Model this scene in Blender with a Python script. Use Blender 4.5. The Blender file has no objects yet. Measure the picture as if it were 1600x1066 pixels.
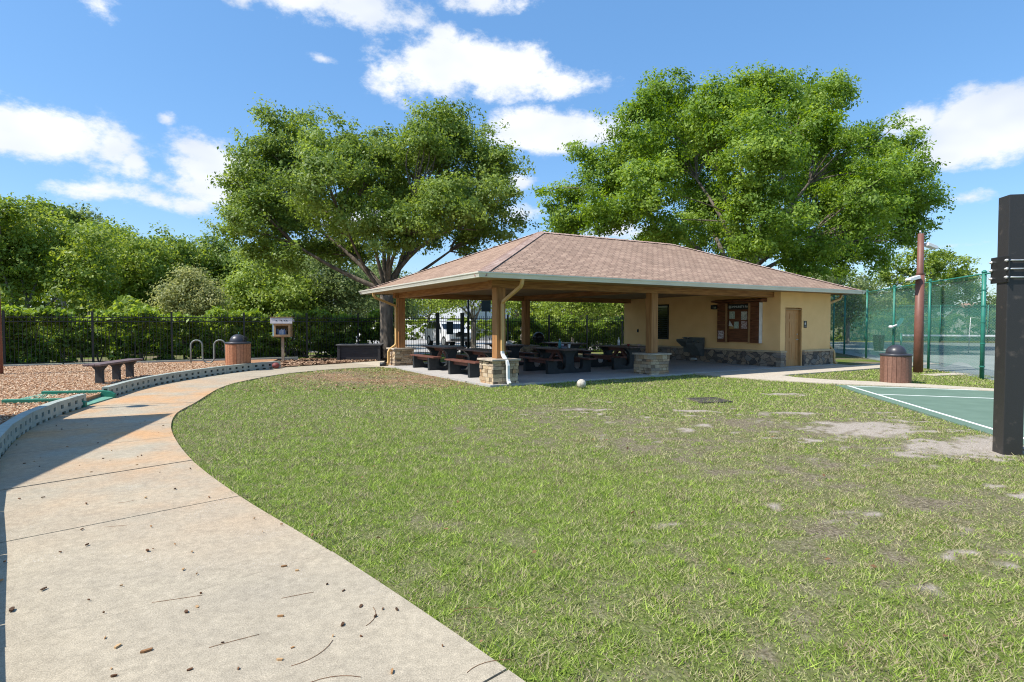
import bpy, bmesh, math, random
import numpy as np
from mathutils import Vector, Matrix
from mathutils.geometry import tessellate_polygon
R = math.radians
sc = bpy.context.scene
COL = sc.collection

# ------------------------------------------------------------------ camera
cam_d = bpy.data.cameras.new("camera")
cam = bpy.data.objects.new("camera", cam_d); COL.objects.link(cam)
cam.location = (0, 0, 1.58)
PITCH = 0.0312
cam.rotation_euler = (math.pi/2 - PITCH, 0, 0)
cam_d.sensor_width = 36.0
FPX = 913.35
cam_d.lens = FPX/1600*36
cam_d.clip_end = 3000
sc.camera = cam

# ------------------------------------------------------------------ light
SUN_EL, SUN_TO = R(53), Vector((-0.92, -0.39, 0)).normalized()
sund = bpy.data.lights.new("sun", 'SUN'); sun = bpy.data.objects.new("sun", sund); COL.objects.link(sun)
sund.energy = 4.25; sund.angle = R(0.53); sund.color = (1.0, 0.955, 0.88)
to_sun = Vector((SUN_TO.x*math.cos(SUN_EL), SUN_TO.y*math.cos(SUN_EL), math.sin(SUN_EL)))
sun.rotation_euler = (-to_sun).to_track_quat('-Z', 'Y').to_euler()
sun.location = (-30, -12, 40)
sc.view_settings.view_transform = 'Standard'
sc.view_settings.look = 'None'
sc.view_settings.exposure = 0.68
sc.view_settings.gamma = 1.0
sc.cycles.use_denoising = True; sc.cycles.denoising_prefilter = 'NONE'
sc.render.filter_size = 1.1
sc.cycles.pixel_filter_type = 'BLACKMAN_HARRIS'; sc.cycles.filter_width = 1.1
SKY_STR = 0.14

def W(u, v, Y):
    """photo direction (u,v) met at the distance Y in front of the camera -> world x, z"""
    c, s = math.cos(PITCH), math.sin(PITCH)
    dx, dy, dz = (u-800)/FPX, 1.0, -(v-533)/FPX
    wy, wz = c*dy + s*dz, -s*dy + c*dz
    t = Y/wy
    return dx*t, 1.58 + wz*t
def AE(u, v):
    c, s = math.cos(PITCH), math.sin(PITCH)
    dx, dy, dz = (u-800)/FPX, 1.0, -(v-533)/FPX
    d = Vector((dx, c*dy + s*dz, -s*dy + c*dz)).normalized()
    return math.atan2(d.x, d.y), math.asin(d.z)

world = bpy.data.worlds.new("World"); sc.world = world; world.use_nodes = True
def build_world():
    nt = world.node_tree; N = nt.nodes; L = nt.links; N.clear()
    out = N.new("ShaderNodeOutputWorld"); bg = N.new("ShaderNodeBackground")
    sky = N.new("ShaderNodeTexSky"); sky.sky_type = 'NISHITA'; sky.sun_disc = False
    sky.sun_elevation = SUN_EL; sky.sun_rotation = math.atan2(SUN_TO.x, SUN_TO.y) % (2*math.pi)
    sky.air_density = 1.0; sky.dust_density = 0.6; sky.ozone_density = 2.0
    hs = N.new("ShaderNodeHueSaturation"); hs.inputs['Saturation'].default_value = 1.2; hs.inputs['Value'].default_value = 1.02
    L.new(sky.outputs[0], hs.inputs['Color'])
    fl = N.new("ShaderNodeMix"); fl.data_type = 'RGBA'; fl.inputs[0].default_value = .45; L.new(hs.outputs[0], fl.inputs[6]); fl.inputs[7].default_value = (.118/SKY_STR, .272/SKY_STR, .53/SKY_STR, 1)
    tc = N.new("ShaderNodeTexCoord")
    sep = N.new("ShaderNodeSeparateXYZ"); L.new(tc.outputs['Generated'], sep.inputs[0])
    def math_(op, a, b=None, c=None):
        n = N.new("ShaderNodeMath"); n.operation = op
        for i, q in enumerate((a, b, c)):
            if q is None: continue
            if isinstance(q, (int, float)): n.inputs[i].default_value = q
            else: L.new(q, n.inputs[i])
        return n.outputs[0]
    az = math_('ARCTAN2', sep.outputs[0], sep.outputs[1])
    el = math_('ARCSINE', sep.outputs[2])
    mp = N.new("ShaderNodeMapping"); mp.inputs['Scale'].default_value = (1, 1, 1.7); L.new(tc.outputs['Generated'], mp.inputs[0])
    n1 = N.new("ShaderNodeTexNoise"); n1.inputs['Scale'].default_value = 13; n1.inputs['Detail'].default_value = 9; n1.inputs['Roughness'].default_value = 0.66
    L.new(mp.outputs[0], n1.inputs['Vector'])
    n2 = N.new("ShaderNodeTexNoise"); n2.inputs['Scale'].default_value = 6; n2.inputs['Detail'].default_value = 3
    L.new(mp.outputs[0], n2.inputs['Vector'])
    # (centre u, v, half width, half height, weight)
    clouds = [(70,208,155,54,1.4),(175,228,48,42,1.1),(205,252,28,24,.8),(170,300,95,17,.55),(235,312,45,14,.5),(310,232,52,26,.85),(335,280,78,52,1.3),(300,318,36,16,.7),
              (450,-8,110,38,1),(560,8,105,48,1),(760,2,70,22,.8),(615,112,62,52,.9),(700,100,100,52,1.35),(790,112,85,50,1.3),(880,135,62,28,.75),(690,52,28,16,.6),(505,92,22,9,.6),
              (860,205,115,46,1.5),(815,285,22,20,.7),(815,330,36,16,.7),(1440,190,60,30,.7),(1555,190,140,68,2.2),(1480,225,70,40,1.3),(1620,170,90,60,1.5),(1512,310,52,14,.85),(160,12,26,24,.5),(260,184,12,8,.5),
              (1480,385,40,6,.35),(960,360,60,16,.6),(560,345,80,26,.7),(1700,150,120,60,1),(-120,230,120,46,1),(-260,90,150,50,.9),(1950,90,170,60,1),(800,-260,220,60,1),(1300,-300,200,60,.9),(150,-250,160,60,.9)]
    f = None
    for (u, v, ru, rv, w) in clouds:
        a, e = AE(u, v); a2, _ = AE(u+ru, v); _, e2 = AE(u, v-rv)
        ra, re = abs(a2-a), abs(e2-e)
        p = math_('MULTIPLY_ADD', az, 1/ra, -a/ra); p = math_('MULTIPLY', p, p)
        q = math_('MULTIPLY_ADD', el, 1/re, -e/re); q = math_('MULTIPLY', q, q)
        d = math_('SQRT', math_('ADD', p, q))
        g = math_('MULTIPLY_ADD', d, -w, w)
        f = g if f is None else math_('SMOOTH_MAX', f, g, 0.12)
    f = math_('MAXIMUM', f, -1.0)
    nn = math_('SUBTRACT', n1.outputs[0], 0.5)
    dens = math_('ADD', math_('MULTIPLY_ADD', nn, 2.7, f), 0.14)
    mr = N.new("ShaderNodeMapRange"); mr.interpolation_type = 'SMOOTHSTEP'
    L.new(dens, mr.inputs['Value']); mr.inputs['From Min'].default_value = -.02; mr.inputs['From Max'].default_value = 0.74
    mask = math_('MULTIPLY', mr.outputs[0], 0.97)
    # inner light: thick cloud parts turn slightly grey-blue
    sh = N.new("ShaderNodeMapRange"); L.new(n2.outputs[0], sh.inputs['Value']); sh.inputs['From Min'].default_value = .38; sh.inputs['From Max'].default_value = .66
    cc = N.new("ShaderNodeMix"); cc.data_type = 'RGBA'; L.new(sh.outputs[0], cc.inputs[0])
    k = .80/SKY_STR
    cc.inputs[6].default_value = (.84*k, .86*k, .90*k, 1); cc.inputs[7].default_value = (.60*k, .66*k, .76*k, 1)
    mx = N.new("ShaderNodeMix"); mx.data_type = 'RGBA'; L.new(mask, mx.inputs[0]); L.new(fl.outputs[2], mx.inputs[6]); L.new(cc.outputs[2], mx.inputs[7])
    L.new(mx.outputs[2], bg.inputs['Color']); bg.inputs['Strength'].default_value = SKY_STR
    L.new(bg.outputs[0], out.inputs[0])
build_world()

# ------------------------------------------------------------------ materials
MATS = {}
def new_mat(name):
    m = bpy.data.materials.new(name); m.use_nodes = True
    nt = m.node_tree; return m, nt, nt.nodes, nt.links, nt.nodes["Principled BSDF"]
def mat(name, c1, c2=None, scale=5, rough=.7, bump=.0, bscale=None, metal=0, spec=.35, stretch=(1,1,1), detail=6, lo=.35, hi=.65, coord='Object', attr=None, attr_amt=.5):
    if name in MATS: return MATS[name]
    m, nt, N, L, P = new_mat(name)
    P.inputs['Roughness'].default_value = rough; P.inputs['Metallic'].default_value = metal
    P.inputs['Specular IOR Level'].default_value = spec
    if c2 is None: c2 = tuple(x*.82 for x in c1)
    tc = N.new("ShaderNodeTexCoord"); mp = N.new("ShaderNodeMapping"); mp.inputs['Scale'].default_value = stretch
    L.new(tc.outputs[coord], mp.inputs[0])
    n = N.new("ShaderNodeTexNoise"); n.inputs['Scale'].default_value = scale; n.inputs['Detail'].default_value = detail
    L.new(mp.outputs[0], n.inputs['Vector'])
    r = N.new("ShaderNodeValToRGB"); r.color_ramp.elements[0].position = lo; r.color_ramp.elements[1].position = hi
    r.color_ramp.elements[0].color = (*c2, 1); r.color_ramp.elements[1].color = (*c1, 1)
    L.new(n.outputs[0], r.inputs[0])
    col = r.outputs[0]
    if attr:
        a = N.new("ShaderNodeAttribute"); a.attribute_name = attr
        ra = N.new("ShaderNodeValToRGB"); els = ra.color_ramp.elements
        cs = attr_amt
        els[0].color = (*cs[0], 1); els[1].color = (*cs[-1], 1)
        for i, c in enumerate(cs[1:-1]):
            e = els.new((i+1)/(len(cs)-1)); e.color = (*c, 1)
        L.new(a.outputs['Fac'], ra.inputs[0])
        mx = N.new("ShaderNodeMix"); mx.data_type = 'RGBA'; mx.blend_type = 'MULTIPLY'; mx.inputs[0].default_value = 1
        L.new(col, mx.inputs[6]); L.new(ra.outputs[0], mx.inputs[7]); col = mx.outputs[2]
    L.new(col, P.inputs['Base Color'])
    if bump:
        n2 = N.new("ShaderNodeTexNoise"); n2.inputs['Scale'].default_value = bscale or scale*6; n2.inputs['Detail'].default_value = 4
        L.new(mp.outputs[0], n2.inputs['Vector'])
        b = N.new("ShaderNodeBump"); b.inputs['Strength'].default_value = bump; b.inputs['Distance'].default_value = .02
        L.new(n2.outputs[0], b.inputs['Height']); L.new(b.outputs[0], P.inputs['Normal'])
    MATS[name] = m; return m

def leaf_mat(name, dark, mid, light, trans=.45):
    if name in MATS: return MATS[name]
    m, nt, N, L, P = new_mat(name)
    a = N.new("ShaderNodeAttribute"); a.attribute_name = 'rnd'
    r = N.new("ShaderNodeValToRGB"); e = r.color_ramp.elements
    e[0].color = (*dark, 1); e[1].color = (*light, 1); q = e.new(.5); q.color = (*mid, 1)
    L.new(a.outputs['Fac'], r.inputs[0])
    L.new(r.outputs[0], P.inputs['Base Color']); P.inputs['Roughness'].default_value = .5; P.inputs['Specular IOR Level'].default_value = .3
    t = N.new("ShaderNodeBsdfTranslucent")
    hs = N.new("ShaderNodeHueSaturation"); hs.inputs['Hue'].default_value = .485; hs.inputs['Saturation'].default_value = 1.15; hs.inputs['Value'].default_value = 1.5
    L.new(r.outputs[0], hs.inputs['Color']); L.new(hs.outputs[0], t.inputs['Color'])
    mx = N.new("ShaderNodeMixShader"); mx.inputs[0].default_value = trans
    L.new(P.outputs[0], mx.inputs[1]); L.new(t.outputs[0], mx.inputs[2]); L.new(mx.outputs[0], N["Material Output"].inputs[0])
    MATS[name] = m; return m

def attr_mat(name, cols, rough=.8, bump=0, bscale=30, trans=0, spec=.3):
    """base colour read from the per-face number rnd through a ramp"""
    if name in MATS: return MATS[name]
    m, nt, N, L, P = new_mat(name)
    a = N.new("ShaderNodeAttribute"); a.attribute_name = 'rnd'
    r = N.new("ShaderNodeValToRGB"); e = r.color_ramp.elements
    e[0].color = (*cols[0], 1); e[1].color = (*cols[-1], 1)
    for i, c in enumerate(cols[1:-1]):
        q = e.new((i+1)/(len(cols)-1)); q.color = (*c, 1)
    L.new(a.outputs['Fac'], r.inputs[0]); P.inputs['Roughness'].default_value = rough; P.inputs['Specular IOR Level'].default_value = spec
    col = r.outputs[0]
    if bump:
        tc = N.new("ShaderNodeTexCoord"); n = N.new("ShaderNodeTexNoise"); n.inputs['Scale'].default_value = bscale; n.inputs['Detail'].default_value = 6
        L.new(tc.outputs['Object'], n.inputs['Vector'])
        mx = N.new("ShaderNodeMix"); mx.data_type = 'RGBA'; mx.blend_type = 'OVERLAY'; mx.inputs[0].default_value = .5
        L.new(col, mx.inputs[6]); L.new(n.outputs[0], mx.inputs[7]); col = mx.outputs[2]
        b = N.new("ShaderNodeBump"); b.inputs['Strength'].default_value = bump; b.inputs['Distance'].default_value = .02
        L.new(n.outputs[0], b.inputs['Height']); L.new(b.outputs[0], P.inputs['Normal'])
    L.new(col, P.inputs['Base Color'])
    if trans:
        t = N.new("ShaderNodeBsdfTranslucent"); L.new(col, t.inputs['Color'])
        mx = N.new("ShaderNodeMixShader"); mx.inputs[0].default_value = trans
        L.new(P.outputs[0], mx.inputs[1]); L.new(t.outputs[0], mx.inputs[2]); L.new(mx.outputs[0], N["Material Output"].inputs[0])
    MATS[name] = m; return m

def shingle_mat():
    m, nt, N, L, P = new_mat("shingles")
    uv = N.new("ShaderNodeUVMap")
    b = N.new("ShaderNodeTexBrick"); b.inputs['Scale'].default_value = 1; b.inputs['Brick Width'].default_value = .24; b.inputs['Row Height'].default_value = .135
    b.inputs['Mortar Size'].default_value = .013; b.inputs['Mortar Smooth'].default_value = .6; b.inputs['Bias'].default_value = 0
    b.offset_frequency = 2; b.offset = .37
    b.inputs['Color1'].default_value = (.40, .275, .20, 1); b.inputs['Color2'].default_value = (.30, .20, .145, 1); b.inputs['Mortar'].default_value = (.12, .08, .06, 1)
    L.new(uv.outputs[0], b.inputs['Vector'])
    n = N.new("ShaderNodeTexNoise"); n.inputs['Scale'].default_value = 1.3; n.inputs['Detail'].default_value = 8; L.new(uv.outputs[0], n.inputs['Vector'])
    n3 = N.new("ShaderNodeTexNoise"); n3.inputs['Scale'].default_value = 60; n3.inputs['Detail'].default_value = 3; L.new(uv.outputs[0], n3.inputs['Vector'])
    mx = N.new("ShaderNodeMix"); mx.data_type = 'RGBA'; mx.blend_type = 'OVERLAY'; mx.inputs[0].default_value = .35
    L.new(b.outputs['Color'], mx.inputs[6]); L.new(n.outputs[0], mx.inputs[7])
    mx2 = N.new("ShaderNodeMix"); mx2.data_type = 'RGBA'; mx2.blend_type = 'OVERLAY'; mx2.inputs[0].default_value = .5
    L.new(mx.outputs[2], mx2.inputs[6]); L.new(n3.outputs[0], mx2.inputs[7])
    L.new(mx2.outputs[2], P.inputs['Base Color']); P.inputs['Roughness'].default_value = .9; P.inputs['Specular IOR Level'].default_value = .15
    bp = N.new("ShaderNodeBump"); bp.inputs['Strength'].default_value = .8; bp.inputs['Distance'].default_value = .012; bp.invert = True
    L.new(b.outputs['Fac'], bp.inputs['Height']); L.new(bp.outputs[0], P.inputs['Normal'])
    MATS['shingles'] = m
shingle_mat()

def flagstone_mat():
    m, nt, N, L, P = new_mat("flagstone")
    tc = N.new("ShaderNodeTexCoord"); mp = N.new("ShaderNodeMapping"); mp.inputs['Scale'].default_value = (1, 1, 1.5); L.new(tc.outputs['Object'], mp.inputs[0])
    nz = N.new("ShaderNodeTexNoise"); nz.inputs['Scale'].default_value = 4; L.new(mp.outputs[0], nz.inputs['Vector'])
    mixv = N.new("ShaderNodeMix"); mixv.data_type = 'RGBA'; mixv.inputs[0].default_value = .12; L.new(mp.outputs[0], mixv.inputs[6]); L.new(nz.outputs[1], mixv.inputs[7])
    v = N.new("ShaderNodeTexVoronoi"); v.inputs['Scale'].default_value = 4.6; L.new(mixv.outputs[2], v.inputs['Vector'])
    ve = N.new("ShaderNodeTexVoronoi"); ve.feature = 'DISTANCE_TO_EDGE'; ve.inputs['Scale'].default_value = 4.6; L.new(mixv.outputs[2], ve.inputs['Vector'])
    s = N.new("ShaderNodeSeparateColor"); L.new(v.outputs['Color'], s.inputs[0])
    r = N.new("ShaderNodeValToRGB"); e = r.color_ramp.elements
    e[0].color = (.085, .075, .068, 1); e[1].color = (.40, .29, .19, 1)
    for p, c in ((.3, (.24, .175, .125)), (.55, (.37, .265, .18)), (.75, (.22, .195, .17))):
        q = e.new(p); q.color = (*c, 1)
    L.new(s.outputs[0], r.inputs[0])
    n = N.new("ShaderNodeTexNoise"); n.inputs['Scale'].default_value = 22; n.inputs['Detail'].default_value = 6; L.new(mp.outputs[0], n.inputs['Vector'])
    mx = N.new("ShaderNodeMix"); mx.data_type = 'RGBA'; mx.blend_type = 'OVERLAY'; mx.inputs[0].default_value = .6; L.new(r.outputs[0], mx.inputs[6]); L.new(n.outputs[0], mx.inputs[7])
    mr = N.new("ShaderNodeMapRange"); mr.inputs['From Min'].default_value = .01; mr.inputs['From Max'].default_value = .05; L.new(ve.outputs[0], mr.inputs['Value'])
    mx2 = N.new("ShaderNodeMix"); mx2.data_type = 'RGBA'; L.new(mr.outputs[0], mx2.inputs[0]); mx2.inputs[6].default_value = (.10, .085, .07, 1); L.new(mx.outputs[2], mx2.inputs[7])
    L.new(mx2.outputs[2], P.inputs['Base Color']); P.inputs['Roughness'].default_value = .85
    ad = N.new("ShaderNodeMath"); ad.operation = 'MULTIPLY_ADD'; L.new(n.outputs[0], ad.inputs[0]); ad.inputs[1].default_value = .5; L.new(mr.outputs[0], ad.inputs[2])
    b = N.new("ShaderNodeBump"); b.inputs['Strength'].default_value = .8; b.inputs['Distance'].default_value = .03; L.new(ad.outputs[0], b.inputs['Height']); L.new(b.outputs[0], P.inputs['Normal'])
    MATS['flagstone'] = m
flagstone_mat()

def concrete_mat(name, base, stain, stain_amt, rust=False):
    m, nt, N, L, P = new_mat(name)
    geo = N.new("ShaderNodeNewGeometry")
    def noise(sc_, det=6, rough=.55):
        n = N.new("ShaderNodeTexNoise"); n.inputs['Scale'].default_value = sc_; n.inputs['Detail'].default_value = det; n.inputs['Roughness'].default_value = rough
        L.new(geo.outputs['Position'], n.inputs['Vector']); return n.outputs[0]
    def mixc(fac, a, b, bt='MIX'):
        mx = N.new("ShaderNodeMix"); mx.data_type = 'RGBA'; mx.blend_type = bt
        for i, q in ((0, fac), (6, a), (7, b)):
            if isinstance(q, float): mx.inputs[i].default_value = q
            elif isinstance(q, tuple): mx.inputs[i].default_value = (*q, 1)
            else: L.new(q, mx.inputs[i])
        return mx.outputs[2]
    def mrange(x, a, b, c=0., d=1.):
        q = N.new("ShaderNodeMapRange"); L.new(x, q.inputs['Value']); q.inputs['From Min'].default_value = a; q.inputs['From Max'].default_value = b
        q.inputs['To Min'].default_value = c; q.inputs['To Max'].default_value = d; return q.outputs[0]
    c = mixc(mrange(noise(1.1), .38, .68, 0, stain_amt), base, stain)
    c = mixc(mrange(noise(.55, 3), .45, .7, 0, .35), c, (base[0]*.92, base[1]*.92, base[2]*.96))
    if rust:
        sp = N.new("ShaderNodeSeparateXYZ"); L.new(geo.outputs['Position'], sp.inputs[0])
        m1 = mrange(sp.outputs[1], 3.5, 8.0); m2 = mrange(sp.outputs[1], 17.5, 13.0)
        mm = N.new("ShaderNodeMath"); mm.operation = 'MULTIPLY'; L.new(m1, mm.inputs[0]); L.new(m2, mm.inputs[1])
        m3 = N.new("ShaderNodeMath"); m3.operation = 'MULTIPLY'; L.new(mm.outputs[0], m3.inputs[0]); L.new(mrange(noise(.8, 8, .6), .38, .62, 0, .95), m3.inputs[1])
        c = mixc(m3.outputs[0], c, (.50, .29, .14))
    c = mixc(mrange(noise(9, 8, .7), .5, .78, 0, .3), c, (base[0]*.62, base[1]*.60, base[2]*.58))
    v = N.new("ShaderNodeTexVoronoi"); v.inputs['Scale'].default_value = 55; L.new(geo.outputs['Position'], v.inputs['Vector'])
    speck = N.new("ShaderNodeMath"); speck.operation = 'MULTIPLY'
    L.new(mrange(v.outputs['Distance'], .26, .12), speck.inputs[0]); L.new(mrange(noise(1.7, 3), .55, .72, 0, .6), speck.inputs[1])
    c = mixc(speck.outputs[0], c, (.70, .68, .64))
    c = mixc(.35, c, noise(22, 6), 'OVERLAY'); c = mixc(.75, c, noise(170, 3), 'OVERLAY')
    L.new(c, P.inputs['Base Color']); P.inputs['Roughness'].default_value = .85; P.inputs['Specular IOR Level'].default_value = .25
    b = N.new("ShaderNodeBump"); b.inputs['Strength'].default_value = .25; b.inputs['Distance'].default_value = .01; L.new(noise(120, 4), b.inputs['Height']); L.new(b.outputs[0], P.inputs['Normal'])
    MATS[name] = m
concrete_mat("path_concrete", (.395, .337, .245), (.325, .28, .21), .9, True)
concrete_mat("slab_concrete", (.44, .415, .38), (.36, .345, .33), .8)
concrete_mat("walk_concrete", (.49, .425, .33), (.43, .375, .30), .6)

wood = mat("cedar", (.40, .20, .075), (.25, .115, .04), 2.2, .65, .12, 30, stretch=(7, 7, .6))
wood_h = mat("cedar_beam", (.40, .205, .08), (.22, .10, .036), 4, .65, .15, 40, stretch=(.5, 6, 6))
soffit_m = mat("soffit_wood", (.36, .24, .13), (.28, .18, .09), 3, .8)
stucco = mat("stucco", (.90, .575, .26), (.85, .53, .235), 2.2, .9, .25, 90)
capst = mat("cap_stone", (.50, .42, .32), (.36, .30, .24), 7, .8, .3, 40)
white_pnt = mat("gutter_enamel", (.72, .695, .60), (.64, .62, .54), 2, .35, spec=.5)
tan_pnt = mat("downspout_tan", (.58, .37, .15), (.52, .32, .12), 3, .4, spec=.5)
white_ds = mat("plain_white", (.72, .72, .71), (.62, .62, .60), 5, .4, spec=.5)
black_metal = mat("black_metal", (.016, .017, .017), (.010, .011, .011), 8, .4, spec=.5)
black_plastic = mat("black_lumber", (.028, .032, .034), (.018, .021, .022), 12, .5, .1, 60)
brown_plastic = mat("brown_lumber", (.16, .062, .042), (.105, .042, .03), 5, .55, .12, 40, stretch=(1, 1, 4))
grey_top = mat("weathered_brown_lumber", (.15, .105, .09), (.10, .066, .055), 5, .5, .1, 40, stretch=(1, 8, 1))
bark = mat("bark", (.20, .165, .13), (.085, .07, .055), 7, .95, .9, 14, stretch=(1, 1, .35))
bark_l = mat("pale_bark", (.30, .26, .21), (.16, .13, .10), 6, .95, .6, 14, stretch=(1, 1, .4))
green_metal = mat("green_enamel", (.03, .21, .15), (.022, .16, .115), 6, .45, spec=.5)
galv = mat("galvanised", (.42, .44, .44), (.33, .35, .35), 10, .4, metal=.6)
glass_dark = mat("dark_glass", (.012, .015, .018), (.008, .01, .012), 3, .08, spec=.7)
timber_gr = mat("grey_green_plastic", (.40, .43, .37), (.32, .35, .30), 6, .6, .1, 50)
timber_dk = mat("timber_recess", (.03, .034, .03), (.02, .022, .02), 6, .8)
green_ramp = mat("green_plastic", (.03, .22, .14), (.022, .16, .10), 6, .55)
slat_red = attr_mat("can_slats_red", [(.33, .13, .062), (.42, .19, .10), (.36, .15, .075)], .55, .15, 20)
slat_brn = attr_mat("can_slats_brown", [(.15, .075, .05), (.215, .115, .08), (.18, .09, .062)], .55, .15, 20)
dome_m = mat("dark_dome", (.045, .043, .05), (.03, .029, .034), 6, .38, spec=.5)
rust_pole = mat("brown_pole_paint", (.21, .09, .065), (.165, .07, .05), 4, .5, .05)

# ------------------------------------------------------------------ mesh helpers
class MB:
    def __init__(s): s.v = []; s.f = []; s.m = []; s.r = []; s.uv = {}; s.smooth = []
    def face(s, idx, m=0, r=.5, sm=False): s.f.append(tuple(idx)); s.m.append(m); s.r.append(r); s.smooth.append(sm)
    def box(s, x0, x1, y0, y1, z0, z1, m=0, r=.5, M=None):
        b = len(s.v); P = [(x0,y0,z0),(x1,y0,z0),(x1,y1,z0),(x0,y1,z0),(x0,y0,z1),(x1,y0,z1),(x1,y1,z1),(x0,y1,z1)]
        if M is not None: P = [tuple(M @ Vector(p)) for p in P]
        s.v += P
        for q in ((0,3,2,1),(4,5,6,7),(0,1,5,4),(1,2,6,5),(2,3,7,6),(3,0,4,7)): s.face([b+i for i in q], m, r)
    def bar(s, p, q, w, h, m=0, r=.5, up=(0,0,1)):
        p, q = Vector(p), Vector(q); d = q-p; L = d.length; d.normalize(); u = Vector(up)
        x = d.cross(u)
        if x.length < 1e-4: x = d.cross(Vector((1,0,0)))
        x.normalize(); z = x.cross(d)
        M = Matrix(((x.x,d.x,z.x,p.x),(x.y,d.y,z.y,p.y),(x.z,d.z,z.z,p.z),(0,0,0,1)))
        s.box(-w/2, w/2, 0, L, -h/2, h/2, m, r, M)
    def prism(s, poly, z0, z1, m=0, r=.5, M=None):
        b = len(s.v); n = len(poly)
        P = [(x,y,z0) for x,y in poly] + [(x,y,z1) for x,y in poly]
        if M is not None: P = [tuple(M @ Vector(p)) for p in P]
        s.v += P
        if n > 12:
            for t in tessellate_polygon([[Vector((x,y,0)) for x,y in poly]]):
                (x0,y0),(x1,y1),(x2,y2) = [poly[i] for i in t]
                if (x1-x0)*(y2-y0)-(x2-x0)*(y1-y0) < 0: t = t[::-1]
                s.face([b+n+i for i in t], m, r); s.face([b+i for i in t[::-1]], m, r)
        else: s.face([b+n-1-i for i in range(n)], m, r); s.face([b+n+i for i in range(n)], m, r)
        for i in range(n):
            j = (i+1) % n; s.face((b+i, b+j, b+n+j, b+n+i), m, r)
    def tube(s, pts, rad, n=8, m=0, cap=True, r=.5, sm=True, square=False):
        pts = [Vector(p) for p in pts]
        if isinstance(rad, (int, float)): rad = [rad]*len(pts)
        b = len(s.v); px = None
        for i, p in enumerate(pts):
            d = (pts[min(i+1, len(pts)-1)] - pts[max(i-1, 0)])
            if d.length < 1e-9: d = Vector((0,0,1))
            d.normalize()
            if px is None:
                px = d.cross(Vector((0,0,1)) if abs(d.z) < .9 else Vector((1,0,0)))
            px = px - d*px.dot(d)
            if px.length < 1e-6: px = d.cross(Vector((0,1,0)))
            px.normalize(); py = d.cross(px)
            for k in range(n):
                a = 2*math.pi*(k+.5)/n
                s.v.append(tuple(p + (px*math.cos(a) + py*math.sin(a))*rad[i]))
        for i in range(len(pts)-1):
            for k in range(n):
                j = (k+1) % n
                s.face((b+i*n+k, b+i*n+j, b+(i+1)*n+j, b+(i+1)*n+k), m, r, sm)
        if cap:
            s.face([b+n-1-k for k in range(n)], m, r); e = b+(len(pts)-1)*n; s.face([e+k for k in range(n)], m, r)
    def lathe(s, prof, n=24, m=0, c=(0,0,0), r=.5, sm=True, cap=True):
        b = len(s.v)
        for (rr, z) in prof:
            for k in range(n):
                a = 2*math.pi*k/n; s.v.append((c[0]+rr*math.cos(a), c[1]+rr*math.sin(a), c[2]+z))
        for i in range(len(prof)-1):
            for k in range(n):
                j = (k+1) % n; s.face((b+i*n+k, b+i*n+j, b+(i+1)*n+j, b+(i+1)*n+k), m, r, sm)
        if cap:
            s.face([b+n-1-k for k in range(n)], m, r); e = b+(len(prof)-1)*n; s.face([e+k for k in range(n)], m, r)
    def build(s, name, mats, parent=None, loc=None, rot=None, bevel=0):
        me = bpy.data.meshes.new(name); me.from_pydata(s.v, [], s.f)
        if not isinstance(mats, (list, tuple)): mats = [mats]
        for q in mats: me.materials.append(q)
        me.polygons.foreach_set("material_index", s.m); me.polygons.foreach_set("use_smooth", s.smooth)
        a = me.attributes.new("rnd", 'FLOAT', 'FACE'); a.data.foreach_set("value", s.r)
        me.update()
        o = bpy.data.objects.new(name, me); COL.objects.link(o)
        if parent: o.parent = parent
        if loc: o.location = loc
        if rot: o.rotation_euler = (0, 0, rot)
        if bevel:
            bv = o.modifiers.new("bevel", 'BEVEL'); bv.width = bevel; bv.segments = 2; bv.limit_method = 'ANGLE'
        return o
def thing(name, label, cat, loc=(0,0,0), rot=0, group=None):
    o = bpy.data.objects.new(name, None); COL.objects.link(o); o.empty_display_size = .3
    o.location = loc; o.rotation_euler = (0,0,rot); return tag(o, label, cat, group)
def tag(o, label=None, cat=None, group=None, kind=None):
    if label: o['label'] = label
    if cat: o['category'] = cat
    if group: o['group'] = group
    if kind: o['kind'] = kind
    return o
def copy_thing(t, loc, rot=None, label=None):
    r = t.copy(); COL.objects.link(r); r.location = loc
    if rot is not None: r.rotation_euler = (0,0,rot)
    if label: r['label'] = label
    for ch in t.children:
        c = ch.copy(); COL.objects.link(c); c.parent = r
        for g in ch.children:
            d = g.copy(); COL.objects.link(d); d.parent = c
    return r
def npmesh(name, verts, faces, mat_, rnd=None, parent=None, smooth=False):
    nv, nf, k = len(verts), len(faces), faces.shape[1]
    me = bpy.data.meshes.new(name)
    me.vertices.add(nv); me.vertices.foreach_set("co", verts.astype(np.float32).ravel())
    me.loops.add(nf*k); me.loops.foreach_set("vertex_index", faces.astype(np.int32).ravel())
    me.polygons.add(nf); me.polygons.foreach_set("loop_start", np.arange(0, nf*k, k, dtype=np.int32))
    me.polygons.foreach_set("loop_total", np.full(nf, k, dtype=np.int32))
    if smooth: me.polygons.foreach_set("use_smooth", np.ones(nf, dtype=bool))
    if rnd is not None:
        a = me.attributes.new("rnd", 'FLOAT', 'FACE'); a.data.foreach_set("value", rnd.astype(np.float32))
    me.materials.append(mat_); me.update(calc_edges=True); me.validate()
    o = bpy.data.objects.new(name, me); COL.objects.link(o)
    if parent: o.parent = parent
    return o

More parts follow.
